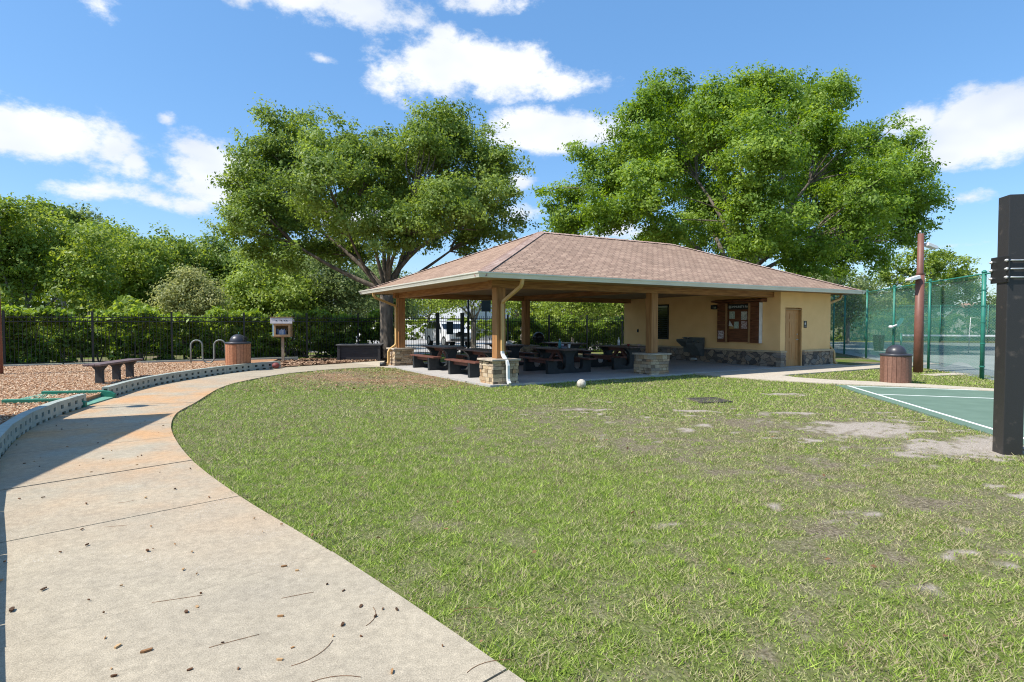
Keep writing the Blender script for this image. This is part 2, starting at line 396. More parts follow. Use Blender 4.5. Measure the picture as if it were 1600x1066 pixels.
# ------------------------------------------------------------------ noise fields for the ground
_rng = np.random.default_rng(5)
_T = _rng.random((6, 256, 256))
def vnoise(x, y, s, k):
    x = x/s + 37.3; y = y/s + 11.7
    xi = np.floor(x).astype(int); yi = np.floor(y).astype(int); fx = x-xi; fy = y-yi
    fx = fx*fx*(3-2*fx); fy = fy*fy*(3-2*fy); T = _T[k]
    a = T[xi & 255, yi & 255]; b = T[(xi+1) & 255, yi & 255]; c = T[xi & 255, (yi+1) & 255]; d = T[(xi+1) & 255, (yi+1) & 255]
    return (a*(1-fx)+b*fx)*(1-fy) + (c*(1-fx)+d*fx)*fy
def spot(x, y, cx, cy, rx, ry, ang=0):
    c, s = math.cos(ang), math.sin(ang); dx, dy = x-cx, y-cy
    return np.exp(-(((dx*c+dy*s)/rx)**2 + ((-dx*s+dy*c)/ry)**2))
def fields(x, y):
    """cover = how thick the green grass stands (0..1), dry = straw share, sand = bare pale soil"""
    n1 = vnoise(x, y, 1.7, 0); n2 = vnoise(x, y, .55, 1); n3 = vnoise(x, y, .18, 2); n4 = vnoise(x, y, 3.2, 3)
    n5 = vnoise(x, y, .07, 4)
    cover = .90 + .4*(n1-.5) + .6*(n2-.5) + .75*(n3-.5) + .5*(n5-.5)
    dryz = 1.0*spot(x, y, 4.0, 5.2, 2.6, 2.0) + .7*spot(x, y, 2.2, 8.2, 3.5, 1.5) + .8*spot(x, y, 4.2, 9.3, 2.4, 1.0, -.3) + .55*spot(x, y, -.2, 10.4, 3.0, .9) + .5*spot(x, y, 7, 12, 1.6, 2.2) + .5*spot(x, y, 2.6, 4.2, 1.3, .8)
    green = .6*spot(x, y, -2.0, 6.2, 1.6, 1.6) + .6*spot(x, y, 2.6, 13.0, 3.6, .8) + .55*spot(x, y, 5, 3.2, 1.6, 1.0) + .5*spot(x, y, -3.2, 13.2, 2.5, 1.2) + .55*spot(x, y, .2, 5, 1.5, 1.2)
    sand = 1.15*spot(x, y, 6.0, 7.45, 1.3, .5, .25) + 1.0*spot(x, y, 5.2, 8.8, 1.2, .6, .5) + .7*spot(x, y, 3.2, 10.4, .35, .14) + .7*spot(x, y, 1.2, 10.6, .5, .15) + .7*spot(x, y, 4.4, 11.1, .3, .14) + .8*spot(x, y, 4.9, 10.2, .5, .2) + .8*spot(x, y, 7.2, 5.4, 1.0, .7) + .7*spot(x, y, 5.9, 12.9, .7, .25) + .7*spot(x, y, 3.0, 15.8, .6, .2)+ .5*spot(x, y, 1.7, 3.45, .25, .12)
    straw = .75*spot(x, y, -3.6, 17.3, 2.6, 2.0, .3) + .5*spot(x, y, -5.4, 17.2, 1.3, 2.2, .3) + .5*spot(x, y, -2.2, 15.6, 1.3, 1.3)
    zone = np.clip(spot(x, y, 5.0, 9.2, 4.2, 3.0) + .6*spot(x, y, 3.5, 4.2, 3, 1.6) + .5*spot(x, y, 0, 11, 4, 1.5), 0, 1)
    sand = sand + 2.6*zone*np.clip(vnoise(x, y*1.5, .34, 3)*(.35+.8*vnoise(x, y, .11, 0)) - .53, 0, 1)
    sand = np.clip((sand*(.35+1.3*n2)*(.55+.9*n3)*(.3+1.4*n5) - .26)*1.9, 0, 1)
    cover = cover + .35*green - .36*dryz - 1.2*sand - .62*straw*(.5+n2)
    dry = .20 + .5*(n4-.5) + .6*(n2-.5) + .4*(n3-.5) + .36*dryz + .6*straw - .35*green
    straw = straw*(.15+1.2*n2*(.5+n3))
    return np.clip(cover, 0, 1), np.clip(dry, 0, 1), np.clip(sand, 0, 1), np.clip(straw, 0, 1)
def inside(x, y, poly):
    r = np.zeros(x.shape, bool); n = len(poly)
    for i in range(n):
        x0, y0 = poly[i]; x1, y1 = poly[(i+1) % n]
        c = ((y0 > y) != (y1 > y)) & (x < (x1-x0)*(y-y0)/((y1-y0) if y1 != y0 else 1e-9) + x0)
        r ^= c
    return r

# ------------------------------------------------------------------ building frame
BX, BY, BAZ = -.468, 14.4855, .5311
def wor(u, v):
    c, s = math.cos(BAZ), math.sin(BAZ); return (BX + u*c - v*s, BY + u*s + v*c)

# ================================================================== SETTING
JOINTS = [((-.2,-.1),(1.2,1.1)),((-1.35,1.3),(-.02,2.58)),((-2.55,2.65),(-1.23,3.94)),((-3.72,4.02),(-2.46,5.23)),((-4.85,5.3),(-3.63,6.59)),((-6.0,6.85),(-4.62,7.95)),
          ((-6.85,8.15),(-5.3,9.05)),((-7.5,9.5),(-5.85,10.2)),((-7.95,10.9),(-6.2,11.4)),((-8.4,12.3),(-6.62,12.7)),((-8.8,13.8),(-7.0,14.0)),((-8.95,15.3),(-7.2,15.4)),
          ((-8.9,16.9),(-7.15,16.9)),((-8.72,18.3),(-6.85,18.2)),((-8.3,19.7),(-6.1,19.5)),((-7.5,20.9),(-5.2,20.3)),((-6.2,22.6),(-4.5,20.6))]
def catmull(p0, p1, p2, p3, t):
    return .5*((2*p1) + (-p0+p2)*t + (2*p0-5*p1+4*p2-p3)*t*t + (-p0+3*p1-3*p2+p3)*t**3)
def edge_curve(k):
    P = [Vector(j[k]) for j in JOINTS]; n = len(P); out = []
    for i in range(n-1):
        a, b, c, d = P[max(i-1,0)], P[i], P[i+1], P[min(i+2,n-1)]
        out.append([catmull(a, b, c, d, t/6) for t in range(7)])
    return out
LE, RE = edge_curve(0), edge_curve(1)
def build_path():
    mb = MB(); rr = random.Random(2)
    for i in range(len(LE)):
        l, r = LE[i], RE[i]; g = .007
        L_ = [p.copy() for p in l]; R_ = [p.copy() for p in r]
        dl = (L_[1]-L_[0]).normalized()*g; L_[0] = L_[0]+dl; L_[-1] = L_[-1]-(L_[-1]-L_[-2]).normalized()*g
        R_[0] = R_[0]+(R_[1]-R_[0]).normalized()*g; R_[-1] = R_[-1]-(R_[-1]-R_[-2]).normalized()*g
        b = len(mb.v); n = len(L_)
        dz = rr.uniform(-.003, .003)
        for p, q in zip(L_, R_): mb.v += [(p.x,p.y,.022+dz),(q.x,q.y,.022+dz),(p.x,p.y,-.05),(q.x,q.y,-.05)]
        for k in range(n-1):
            a, c = b+4*k, b+4*(k+1)
            mb.face((a, a+1, c+1, c)); mb.face((a+1, a+3, c+3, c+1)); mb.face((a+2, a, c, c+2))
        mb.face((b, b+2, b+3, b+1)); e = b+4*(n-1); mb.face((e, e+1, e+3, e+2))
    return mb.build("path", MATS['path_concrete'])
tag(build_path(), kind='structure')
def poly_sheet(name, poly, z0, z1, m): 
    mb = MB(); mb.prism(poly, z0, z1); return tag(mb.build(name, m), kind='structure')
PATH_POLY = [tuple(p) for seg in LE for p in seg[:-1]] + [tuple(LE[-1][-1])] + [tuple(p) for seg in reversed(RE) for p in reversed(seg[1:])] + [tuple(RE[0][0])]
SLAB = [wor(-.15,-.13), wor(14.6,-.13), wor(14.6,8.4), wor(-.15,8.4)]
APRON = [(-6.2,22.62),(-4.5,20.62),wor(-.16,6.9),wor(-.16,8.38),(-5.2,23.9)]
WALK = [wor(6.9,-.14), (6.1,17.08),(6.75,16.15),(7.4,15.5),(8.5,14.78),(10.0,14.05),(11.1,13.28),(12.6,12.0),(14.5,10.2),(14.9,10.7),(13.0,12.3),(11.35,13.75),(10.35,14.85),(9.5,15.45),(8.7,15.95),(8.1,16.6),(8.0,17.3),wor(8.95,-1.84),wor(18.5,-1.84),wor(18.5,-.6),wor(14.62,-.6),wor(14.62,-.14)]
poly_sheet("slab", SLAB, -.05, .045, MATS['slab_concrete'])
poly_sheet("apron_pavement", APRON, -.05, .03, MATS['walk_concrete'])
poly_sheet("walkway", WALK, -.05, .03, MATS['walk_concrete'])
# sport court
ca, cd, ct = Vector((8.33,14.5)), Vector((-.21,-.978)), Vector((.94,-.34))
def cp(a, b): p = ca + ct*a + cd*b; return (p.x, p.y)
COURT = [cp(-.22,-.12), cp(13,-.12), cp(13,13), cp(-.22,13)]
court_m = mat("court_green", (.135, .205, .15), (.108, .17, .122), 2.6, .85, .1, 80, coord='Object', detail=10, lo=.3, hi=.7)
poly_sheet("sport_court", COURT, -.02, .014, court_m)
mb = MB()
for a0, a1, b0, b1 in ((0,.06,.0,12.5),(.06,12.5,.05,.11),(.06,12.5,1.72,1.78)):
    mb.prism([cp(a0,b0),cp(a1,b0),cp(a1,b1),cp(a0,b1)], .014, .018)
tag(mb.build("court_lines", mat("line_paint", (.78,.78,.74), (.66,.68,.63), 4, .7)), kind='structure')
# mulch bed
fd = Vector((.871, .491)).normalized()   # direction of the iron fence
F0 = Vector((-15.33, 21.37)); FU = (Vector((6.32, 33.56)) - F0).normalized(); FN = Vector((-FU.y, FU.x))
def fpt(s, off=0): p = F0 + FU*s + FN*off; return (p.x, p.y)
left_edge = [tuple(p) for seg in LE for p in seg[:-1]]
lo = [Vector(p) for p in left_edge]
def offset_left(d):
    out = []
    for i, p in enumerate(lo):
        t = (lo[min(i+1,len(lo)-1)] - lo[max(i-1,0)]).normalized(); n = Vector((-t.y, t.x)); out.append((p.x+n.x*d, p.y+n.y*d))
    return out
play = [p for p in offset_left(.15) if p[1] < 20.0]
MULCH = play + [(-8.6,20.4)] + [fpt(6.2,-1.0), fpt(-22,-1.0), (-40,4), (-30,-8), (-3,-6)]
MULCH2 = [(-8.0,20.35),(-7.35,21.25),(-6.1,22.8),(-5.2,23.95),(-3.5,25.0),fpt(12.9,-.3),fpt(6.2,-.3),(-8.6,20.6)]
mulch_m = mat("mulch", (.46, .255, .135), (.24, .12, .06), 26, .95, .6, 60, coord='Object', detail=8)
straw_m = mat("pine_straw", (.30, .185, .11), (.16, .095, .06), 18, .95, .6, 60, coord='Object', detail=8)
poly_sheet("mulch_bed", MULCH, -.02, .125, mulch_m)
poly_sheet("straw_bed", MULCH2, -.02, .05, straw_m)

# lawn: one fine sheet near, one to the horizon
def ground_mat(name, use_attr):
    m, nt, N, L, P = new_mat(name)
    geo = N.new("ShaderNodeNewGeometry")
    def noise(s, d=6):
        n = N.new("ShaderNodeTexNoise"); n.inputs['Scale'].default_value = s; n.inputs['Detail'].default_value = d; L.new(geo.outputs['Position'], n.inputs['Vector']); return n.outputs[0]
    def ramp(x, stops):
        r = N.new("ShaderNodeValToRGB"); e = r.color_ramp.elements; e[0].position = stops[0][0]; e[0].color = (*stops[0][1], 1); e[1].position = stops[-1][0]; e[1].color = (*stops[-1][1], 1)
        for p, c in stops[1:-1]: q = e.new(p); q.color = (*c, 1)
        L.new(x, r.inputs[0]); return r.outputs[0]
    def mixc(f, a, b):
        mx = N.new("ShaderNodeMix"); mx.data_type = 'RGBA'
        for i, q in ((0, f), (6, a), (7, b)):
            if isinstance(q, float): mx.inputs[i].default_value = q
            elif isinstance(q, tuple): mx.inputs[i].default_value = (*q, 1)
            else: L.new(q, mx.inputs[i])
        return mx.outputs[2]
    soil = ramp(noise(45, 8), [(.3, (.06, .05, .03)), (.5, (.17, .14, .092)), (.75, (.32, .275, .20))])
    grn = ramp(noise(60, 6), [(.3, (.06, .085, .014)), (.7, (.17, .22, .045))])
    if use_attr:
        def at(n): a = N.new("ShaderNodeAttribute"); a.attribute_name = n; return a.outputs['Fac']
        c = mixc(at('cover'), soil, grn)
        sand = ramp(noise(70, 8), [(.3, (.22, .185, .145)), (.7, (.50, .435, .365))])
        c = mixc(at('sand'), c, sand)
        stw = ramp(noise(35, 8), [(.3, (.17, .09, .05)), (.7, (.38, .24, .14))])
        c = mixc(at('straw'), c, stw)
    else:
        c = mixc(ramp(noise(.5), [(.4, (0,0,0)), (.6, (1,1,1))]), soil, grn)
    L.new(c, P.inputs['Base Color']); P.inputs['Roughness'].default_value = .95; P.inputs['Specular IOR Level'].default_value = .1
    b = N.new("ShaderNodeBump"); b.inputs['Strength'].default_value = .7; b.inputs['Distance'].default_value = .03; L.new(noise(50, 6), b.inputs['Height']); L.new(b.outputs[0], P.inputs['Normal'])
    return m
def build_lawn():
    xs = np.arange(-9.2, 14.4, .075); ys = np.arange(.6, 21.5, .075)
    X, Y = np.meshgrid(xs, ys); nx, ny = len(xs), len(ys)
    Z = .02*(vnoise(X, Y, 1.3, 4)-.5) + .012*(vnoise(X, Y, .4, 5)-.5) - .006
    V = np.stack([X, Y, Z], -1).reshape(-1, 3)
    i = np.arange(nx-1)[None, :] + nx*np.arange(ny-1)[:, None]; i = i.ravel()
    F = np.stack([i, i+1, i+1+nx, i+nx], -1)
    o = npmesh("lawn", V, F, ground_mat("lawn_soil", True), smooth=True)
    c, d, s, st = fields(V[:,0], V[:,1])
    for n, a in (('cover', np.clip(c*1.2-.1, 0, 1)), ('sand', np.clip(s*1.3, 0, 1)), ('straw', st)):
        q = o.data.attributes.new(n, 'FLOAT', 'POINT'); q.data.foreach_set("value", a.astype(np.float32))
    tag(o, kind='structure')
build_lawn()
mb = MB(); mb.v = [(-900,-300,-.045),(900,-300,-.045),(900,1500,-.045),(-900,1500,-.045)]; mb.face((0,1,2,3))
tag(mb.build("ground", ground_mat("far_ground", False)), kind='structure')

def build_grass():
    rng = np.random.default_rng(11)
    Vs, Fs, Rs = [], [], []; off = 0
    courts = [PATH_POLY, SLAB, APRON, WALK, COURT, MULCH, MULCH2]
    bands = [(1.6,4.0,11500,.0060,.036),(4.0,6.5,8000,.0068,.036),(6.5,9.5,4300,.0095,.038),(9.5,13,2300,.0135,.04),(13,17,1300,.018,.042),(17,21.4,800,.023,.042)]
    for y0, y1, dens, wid, hgt in bands:
        xl, xr = max(-9, -1.15*y1), min(14.2, 1.15*y1+.8)
        n = int((xr-xl)*(y1-y0)*dens)
        x = rng.uniform(xl, xr, n); y = rng.uniform(y0, y1, n)
        keep = (x > -1.15*y-.4) & (x < 1.15*y+.8); x, y = x[keep], y[keep]
        c, d, s, st = fields(x, y)
        p = np.clip(.10 + 1.0*c, 0, 1)*np.clip(1.7*vnoise(x, y, .05, 1)-.05, .12, 1)*np.clip(1-.86*s, 0.02, 1)*(1-.55*st)
        lit = rng.random(len(x)); keep = (lit < p) | (lit > 1-.30*(1-.75*s)); thatch = lit >= p
        jx, jy = x+rng.normal(size=len(x))*.028, y+rng.normal(size=len(x))*.028
        for poly in courts: keep &= ~inside(jx, jy, poly)
        x, y, c, d, st, thatch = x[keep], y[keep], c[keep], d[keep], st[keep], thatch[keep]; n = len(x)
        h = .72*hgt*rng.uniform(.4, 1.4, n)*(.45+.9*c)*(.55+.9*vnoise(x, y, .09, 5)); w = wid*1.12*rng.uniform(.6, 1.3, n)
        a = rng.uniform(0, 2*np.pi, n); flat = (rng.random(n) < .38) | thatch; h = np.where(flat, h*.45, h); lean = np.where(flat, rng.uniform(1.0, 2.3, n), rng.uniform(.3, 1.8, n))*h; ld = rng.uniform(0, 2*np.pi, n)
        z = .02*(vnoise(x, y, 1.3, 4)-.5) + .012*(vnoise(x, y, .4, 5)-.5) - .008
        cx, sx = np.cos(a)*w/2, np.sin(a)*w/2
        v0 = np.stack([x-cx, y-sx, z], -1); v1 = np.stack([x+cx, y+sx, z], -1)
        v2 = np.stack([x+np.cos(ld)*lean, y+np.sin(ld)*lean, z+h], -1)
        V = np.stack([v0, v1, v2], 1).reshape(-1, 3); F = np.arange(3*n).reshape(-1, 3) + off; off += 3*n
        k1, k2 = vnoise(x, y, .055, 2), vnoise(x, y, .12, 3)
        dead = rng.random(n) < np.clip(.10 + .70*d + .1*st + .7*(k2-.5), 0, .95)
        dead |= thatch & (rng.random(n) < .85)
        r = np.where(dead, np.clip(.36*rng.random(n)+.3*(k1-.5), 0, .36), np.clip(.42 + .50*rng.random(n)**1.2 + .12*(c-.6) + .55*(k1-.5), .42, 1))
        Vs.append(V); Fs.append(F); Rs.append(r)
    V, F, Rr = np.concatenate(Vs), np.concatenate(Fs), np.concatenate(Rs)
    m = attr_mat("grass_blades", [(.26,.20,.125), (.46,.395,.24), (.52,.49,.24), (.20,.28,.055), (.275,.39,.055), (.46,.57,.115)], .6, trans=.3, spec=.12)
    print("grass blades", len(F))
    return tag(npmesh("grass", V, F, m, Rr), "patchy short green and straw coloured lawn grass", "grass", kind='stuff')
build_grass()

def chips(name, polys, n, z, size, cols, seed, label, exclude=(), near=None):
    rng = np.random.default_rng(seed)
    xs = [p[0] for p in polys]; ys = [p[1] for p in polys]
    x0, x1, y0, y1 = max(min(xs), near[0]), min(max(xs), near[1]), max(min(ys), near[2]), min(max(ys), near[3])
    x = rng.uniform(x0, x1, n); y = rng.uniform(y0, y1, n); k = inside(x, y, polys)
    for e in exclude: k &= ~inside(x, y, e)
    k &= (x > -1.4*y-1.5)
    x, y = x[k], y[k]; n = len(x)
    L = size*rng.uniform(.5, 1.6, n); w = L*rng.uniform(.25, .55, n); a = rng.uniform(0, 2*np.pi, n)
    tx, ty = rng.uniform(-.5, .5, n), rng.uniform(-.5, .5, n)
    ux, uy = np.cos(a), np.sin(a)
    V = []
    for sx, sy in ((-1,-1),(1,-1),(1,1),(-1,1)):
        V.append(np.stack([x+ux*L/2*sx-uy*w/2*sy, y+uy*L/2*sx+ux*w/2*sy, z+.018+sx*L/2*tx+sy*w/2*ty+rng.uniform(0,.012,n)*0], -1))
    V = np.stack(V, 1).reshape(-1, 3); F = np.arange(4*n).reshape(-1, 4)
    return tag(npmesh(name, V, F, attr_mat(name+"_pieces", cols, .9), rng.random(n)), label, "mulch", kind='stuff')
chips("mulch_chips", MULCH, 330000, .125, .031, [(.20,.11,.06),(.40,.235,.13),(.55,.37,.22),(.68,.52,.36),(.34,.25,.18)], 3, "tan wood chips covering the playground bed", near=(-22,-2,3,21))
chips("straw_litter", MULCH2, 9000, .05, .10, [(.14,.08,.05),(.28,.17,.10),(.42,.29,.19)], 4, "brown leaf litter and bark along the iron fence", near=(-12,-3,19,27))
chips("dead_leaf_litter", [(-6.6,20.4),(-4.6,20.4),(-.6,15),(-1.4,13.6),(-6.6,13.2)], 2200, .0, .045, [(.16,.085,.05),(.30,.18,.10),(.42,.28,.17)], 8, "brown fallen leaves on the worn lawn beside the path", exclude=[PATH_POLY, SLAB, APRON], near=(-7,0,13,20.5))

def path_litter():
    rng = np.random.default_rng(21); mb = MB(); n = 0
    while n < 95:
        y = 2.2 + 7.5*rng.random()**1.6; x = rng.uniform(-7, .6)
        if not inside(np.array([x]), np.array([y]), PATH_POLY)[0]: continue
        n += 1; L = rng.uniform(.005, .018)*(1.5 if rng.random() < .15 else 1); w = L*rng.uniform(.25, .55); h = rng.uniform(.004, .010)
        M = Matrix.Translation((x, y, .026)) @ Matrix.Rotation(rng.uniform(0, 6.28), 4, 'Z') @ Matrix.Rotation(rng.uniform(-.15,.15), 4, 'X')
        mb.prism([(-L,-w*.7),(-L*.3,-w),(L*.8,-w*.8),(L,w*.2),(L*.4,w),(-L*.8,w*.7)], 0, h, 0, rng.random(), M)
    for (x, y, a, L) in ((-.75,2.95,1.0,.16),(-.32,3.1,.55,.2),(-1.45,2.75,.6,.18),(-1.0,2.6,.5,.2),(-.2,2.55,1.1,.18),(-2.0,3.2,.35,.2),(-3.1,4.4,.25,.12),(-1.3,3.25,.5,.14),(-.9,2.45,.9,.2),(-3.4,5.0,.1,.1)):
        c = rng.uniform(-.7,.7); L *= .62; pts = [(x+math.cos(a+c*t)*L*t*2, y+math.sin(a+c*t)*L*t*2, .027) for t in np.linspace(0,1,7)]
        mb.tube(pts, .0013, 4, 0, r=.4)
    return tag(mb.build("chip_litter", attr_mat("litter_pieces", [(.07,.038,.02),(.16,.075,.035),(.36,.19,.08),(.50,.33,.17)], .85)), "small wood chips and twigs scattered on the concrete path", "litter", kind='stuff')
path_litter()

def lawn_weeds():
    rng = np.random.default_rng(31); k = 1
    cx, cy = rng.uniform(-6, 11, k), 2.4+rng.random(k)**1.4*13; P = []; T = []
    for a, b in zip(cx, cy):
        m = int(rng.integers(14, 60)); q = rng.normal(size=(m,2))*rng.uniform(.05,.16); P.append(np.stack([a+q[:,0], b+q[:,1], rng.uniform(.012,.035,m)], -1)); T += [rng.uniform(.35,1.)]*m
    m = 300; x, y = rng.uniform(-6, 11, m), 2.3+rng.random(m)**1.5*14; P.append(np.stack([x, y, rng.uniform(.015,.03,m)], -1)); T += [0.]*m
    P = np.concatenate(P); T = np.array(T); keep = np.abs(P[:,0]) < .93*P[:,1]
    for poly in (PATH_POLY, SLAB, APRON, WALK, COURT, MULCH, MULCH2): keep &= ~inside(P[:,0], P[:,1], poly)
    P, T = P[keep], T[keep]
    V, F = leaf_quads(P, .034, rng, 1.2, .6); r = np.where(T > 0, .4+.6*np.clip(T+rng.normal(size=len(T))*.15-.3, 0, 1), rng.uniform(0,.3,len(T)))
    tag(npmesh("fallen_leaves", V, F, attr_mat("weed_leaf", [(.20,.10,.05),(.34,.19,.09),(.16,.26,.04),(.24,.37,.05),(.36,.5,.09)], .6, trans=.3), r), "fallen brown leaves scattered in the lawn grass", "leaves", kind='stuff')
# tennis court surface, parking lot
TF0, TFU = Vector((13.26,16.46)), Vector((3.43,12.91)).normalized()   # line of the tall green fence
def tf(s, off=0): p = TF0 + TFU*s + Vector((TFU.y,-TFU.x))*off; return (p.x, p.y)
tc_m = mat("tennis_surface", (.255, .285, .26), (.215, .245, .225), .6, .85, .1, 60, coord='Object')
poly_sheet("tennis_court", [tf(-9,.1), tf(34,.1), tf(34,42), tf(-9,42)], -.04, .006, tc_m)
lot_m = mat("lot_asphalt", (.40, .38, .355), (.33, .315, .30), 1.5, .9, .1, 60, coord='Object')
poly_sheet("parking_lot", [fpt(11,1.8), fpt(45,1.8), (30,75), (-34,75), (-20,40)], -.04, -.01, lot_m)

# ================================================================== PAVILION
pav = thing("picnic_pavilion", "open sided picnic shelter with brown hip roof, stone piers and yellow stucco restroom", "pavilion", (BX, BY, 0), BAZ)
Lx, Ly, OV = 14.23, 8.04, .70
def build_roof():
    x0, x1, y0, y1 = -OV-.02, Lx+OV+.02, -OV-.02, Ly+OV+.02; ez, rz = 2.745, 4.66; h = (y1-y0)/2; ym = (y0+y1)/2
    A, B, C_, D = Vector((x0,y0,ez)), Vector((x1,y0,ez)), Vector((x1,y1,ez)), Vector((x0,y1,ez)); E, F = Vector((x0+h,ym,rz)), Vector((x1-h,ym,rz))
    me = bpy.data.meshes.new("roof"); V = [A,B,C_,D,E,F] + [p-Vector((0,0,.05)) for p in (A,B,C_,D)]
    fs = [(0,1,5,4),(1,2,5),(2,3,4,5),(3,0,4),(0,6,7,1),(1,7,8,2),(2,8,9,3),(3,9,6,0)]
    me.from_pydata([tuple(v) for v in V], [], fs)
    uvl = me.uv_layers.new(name="UVMap")
    for p in me.polygons[:4]:
        vs = [V[i] for i in p.vertices]; e = (vs[1]-vs[0]).normalized(); n = p.normal; up = n.cross(e)
        if up.z < 0: up = -up
        for li in p.loop_indices:
            q = V[me.loops[li].vertex_index]-vs[0]; uvl.data[li].uv = (q.dot(e)+p.index*3.1, q.dot(up))
    me.materials.append(MATS['shingles']); ro = bpy.data.objects.new("roof", me); COL.objects.link(ro); ro.parent = pav
    capm = attr_mat("hip_caps", [(.35,.24,.195),(.41,.29,.235),(.48,.35,.285)], .9, .3, 40)
    mb = MB(); rr = random.Random(4)
    for p, q in ((A,E),(B,F),(C_,F),(D,E),(E,F)):
        n = int((q-p).length/.16); d = (q-p).normalized()
        side = d.cross(Vector((0,0,1))).normalized(); dn = .12 if p is not E else .41
        for i in range(n):
            a = p + (q-p)*(i/n); b = p+(q-p)*((i+1.12)/n); k = len(mb.v); w = .16
            drop = w*(.29 if p is not E else .41)
            lift0, lift1 = Vector((0,0,.035)), Vector((0,0,.022))
            mb.v += [tuple(a+side*w-Vector((0,0,drop))+lift0), tuple(a+lift0), tuple(a-side*w-Vector((0,0,drop))+lift0), tuple(b+side*w-Vector((0,0,drop))+lift1), tuple(b+lift1), tuple(b-side*w-Vector((0,0,drop))+lift1),
                     tuple(a+side*w-Vector((0,0,drop+.05))), tuple(a-side*w-Vector((0,0,drop+.05)))]
            r = rr.random(); mb.face((k,k+1,k+4,k+3),0,r); mb.face((k+1,k+2,k+5,k+4),0,r); mb.face((k,k+6,k+7,k+2,k+1),0,r*.5); 
    mb.build("hip_cap", capm, ro)
    # plumbing vents / patches on the roof
    # soffit
    mb = MB(); mb.box(x0+.05, x1-.05, y0+.05, y1-.05, 2.655, 2.672); mb.build("soffit", soffit_m, pav)
    # gutter: K-profile swept round the eave
    prof = [(-.02,2.63),(.07,2.63),(.075,2.65),(.095,2.70),(.115,2.725),(.12,2.755),(.105,2.755),(.10,2.735),(-.02,2.735)]
    mb = MB(); cs = [(x0,y0,-1,-1),(x1,y0,1,-1),(x1,y1,1,1),(x0,y1,-1,1)]
    rings = []
    for (cx, cy, sx, sy) in cs:
        b = len(mb.v); rings.append(b)
        for o_, z in prof: mb.v.append((cx+sx*o_, cy+sy*o_, z))
    n = len(prof)
    for i in range(4):
        a, b = rings[i], rings[(i+1)%4]
        for k in range(n-1): mb.face((a+k, b+k, b+k+1, a+k+1))
    mb.build("gutter", white_pnt, pav)
build_roof()
def pier(u0, v0, w, d, seed, h=.62):
    rr = random.Random(seed); mb = MB(); z = 0.0; g = .007
    mb.box(u0+.04, u0+w-.04, v0+.04, v0+d-.04, 0, h, 0, .05)
    while z < h-.01:
        hh = min(rr.choice((.045,.06,.07,.085,.1)), h-z)
        if h-z-hh < .03: hh = h-z
        for side in range(4):
            Ls = w if side % 2 == 0 else d; s = 0.0
            while s < Ls-.001:
                l = min(rr.uniform(.12,.34), Ls-s)
                if Ls-s-l < .07: l = Ls-s
                pr = rr.uniform(-.012,.022); th = .07; r = rr.random()
                s0, s1 = s+g*.5, s+l-g*.5
                if s == 0: s0 = -pr*.6
                if s+l >= Ls-.001: s1 = Ls+pr*.6
                zz0, zz1 = z+g*.4, z+hh-g*.5
                if side == 0: mb.box(u0+s0, u0+s1, v0-pr, v0+th, zz0, zz1, 0, r)
                elif side == 1: mb.box(u0+w-th, u0+w+pr+.001, v0+s0+.002, v0+s1-.002, zz0, zz1, 0, r)
                elif side == 2: mb.box(u0+s0, u0+s1, v0+d-th, v0+d+pr, zz0, zz1, 0, r)
                else: mb.box(u0-pr-.001, u0+th, v0+s0+.002, v0+s1-.002, zz0, zz1, 0, r)
                s += l
        z += hh
    p = mb.build("pier", attr_mat("ledgestone", [(.14,.11,.08),(.38,.26,.15),(.50,.38,.24),(.30,.23,.17),(.58,.46,.31),(.42,.24,.12)], .85, .5, 25), pav, bevel=.006)
    mb = MB(); mb.box(u0-.055, u0+w+.055, v0-.055, v0+d+.055, h, h+.05); mb.build("pier_cap", capst, p, bevel=.008)
for i, (u, v) in enumerate(((0,0),(5.29,0),(0,7.32),(5.35,7.32))): pier(u, v, .72, .72, 10+i)
def post(cu, cv, w=.26):
    mb = MB(); mb.box(cu-w/2, cu+w/2, cv-w/2, cv+w/2, .67, 2.47); mb.build("post", wood, pav, bevel=.012)
for cu, cv in ((.36,.36),(5.65,.36),(.36,7.68),(5.71,7.68)): post(cu, cv)
def beam(x0, x1, y0, y1, z0=2.47, z1=2.655, axis='x'):
    mb = MB(); mb.box(x0, x1, y0, y1, z0, z1)
    o = mb.build("beam", wood_h if axis == 'x' else wood_b, pav, bevel=.008)
wood_b = mat("cedar_beam_side", (.40, .205, .08), (.22, .10, .036), 4, .65, .15, 40, stretch=(6, .5, 6))
beam(.10, 11.28, .24, .48); beam(.24, .48, .482, 7.55, axis='y'); beam(.10, 11.28, 7.56, 7.80, 2.47); beam(5.55, 5.75, .482, 7.55, 2.5, 2.655, axis='y')
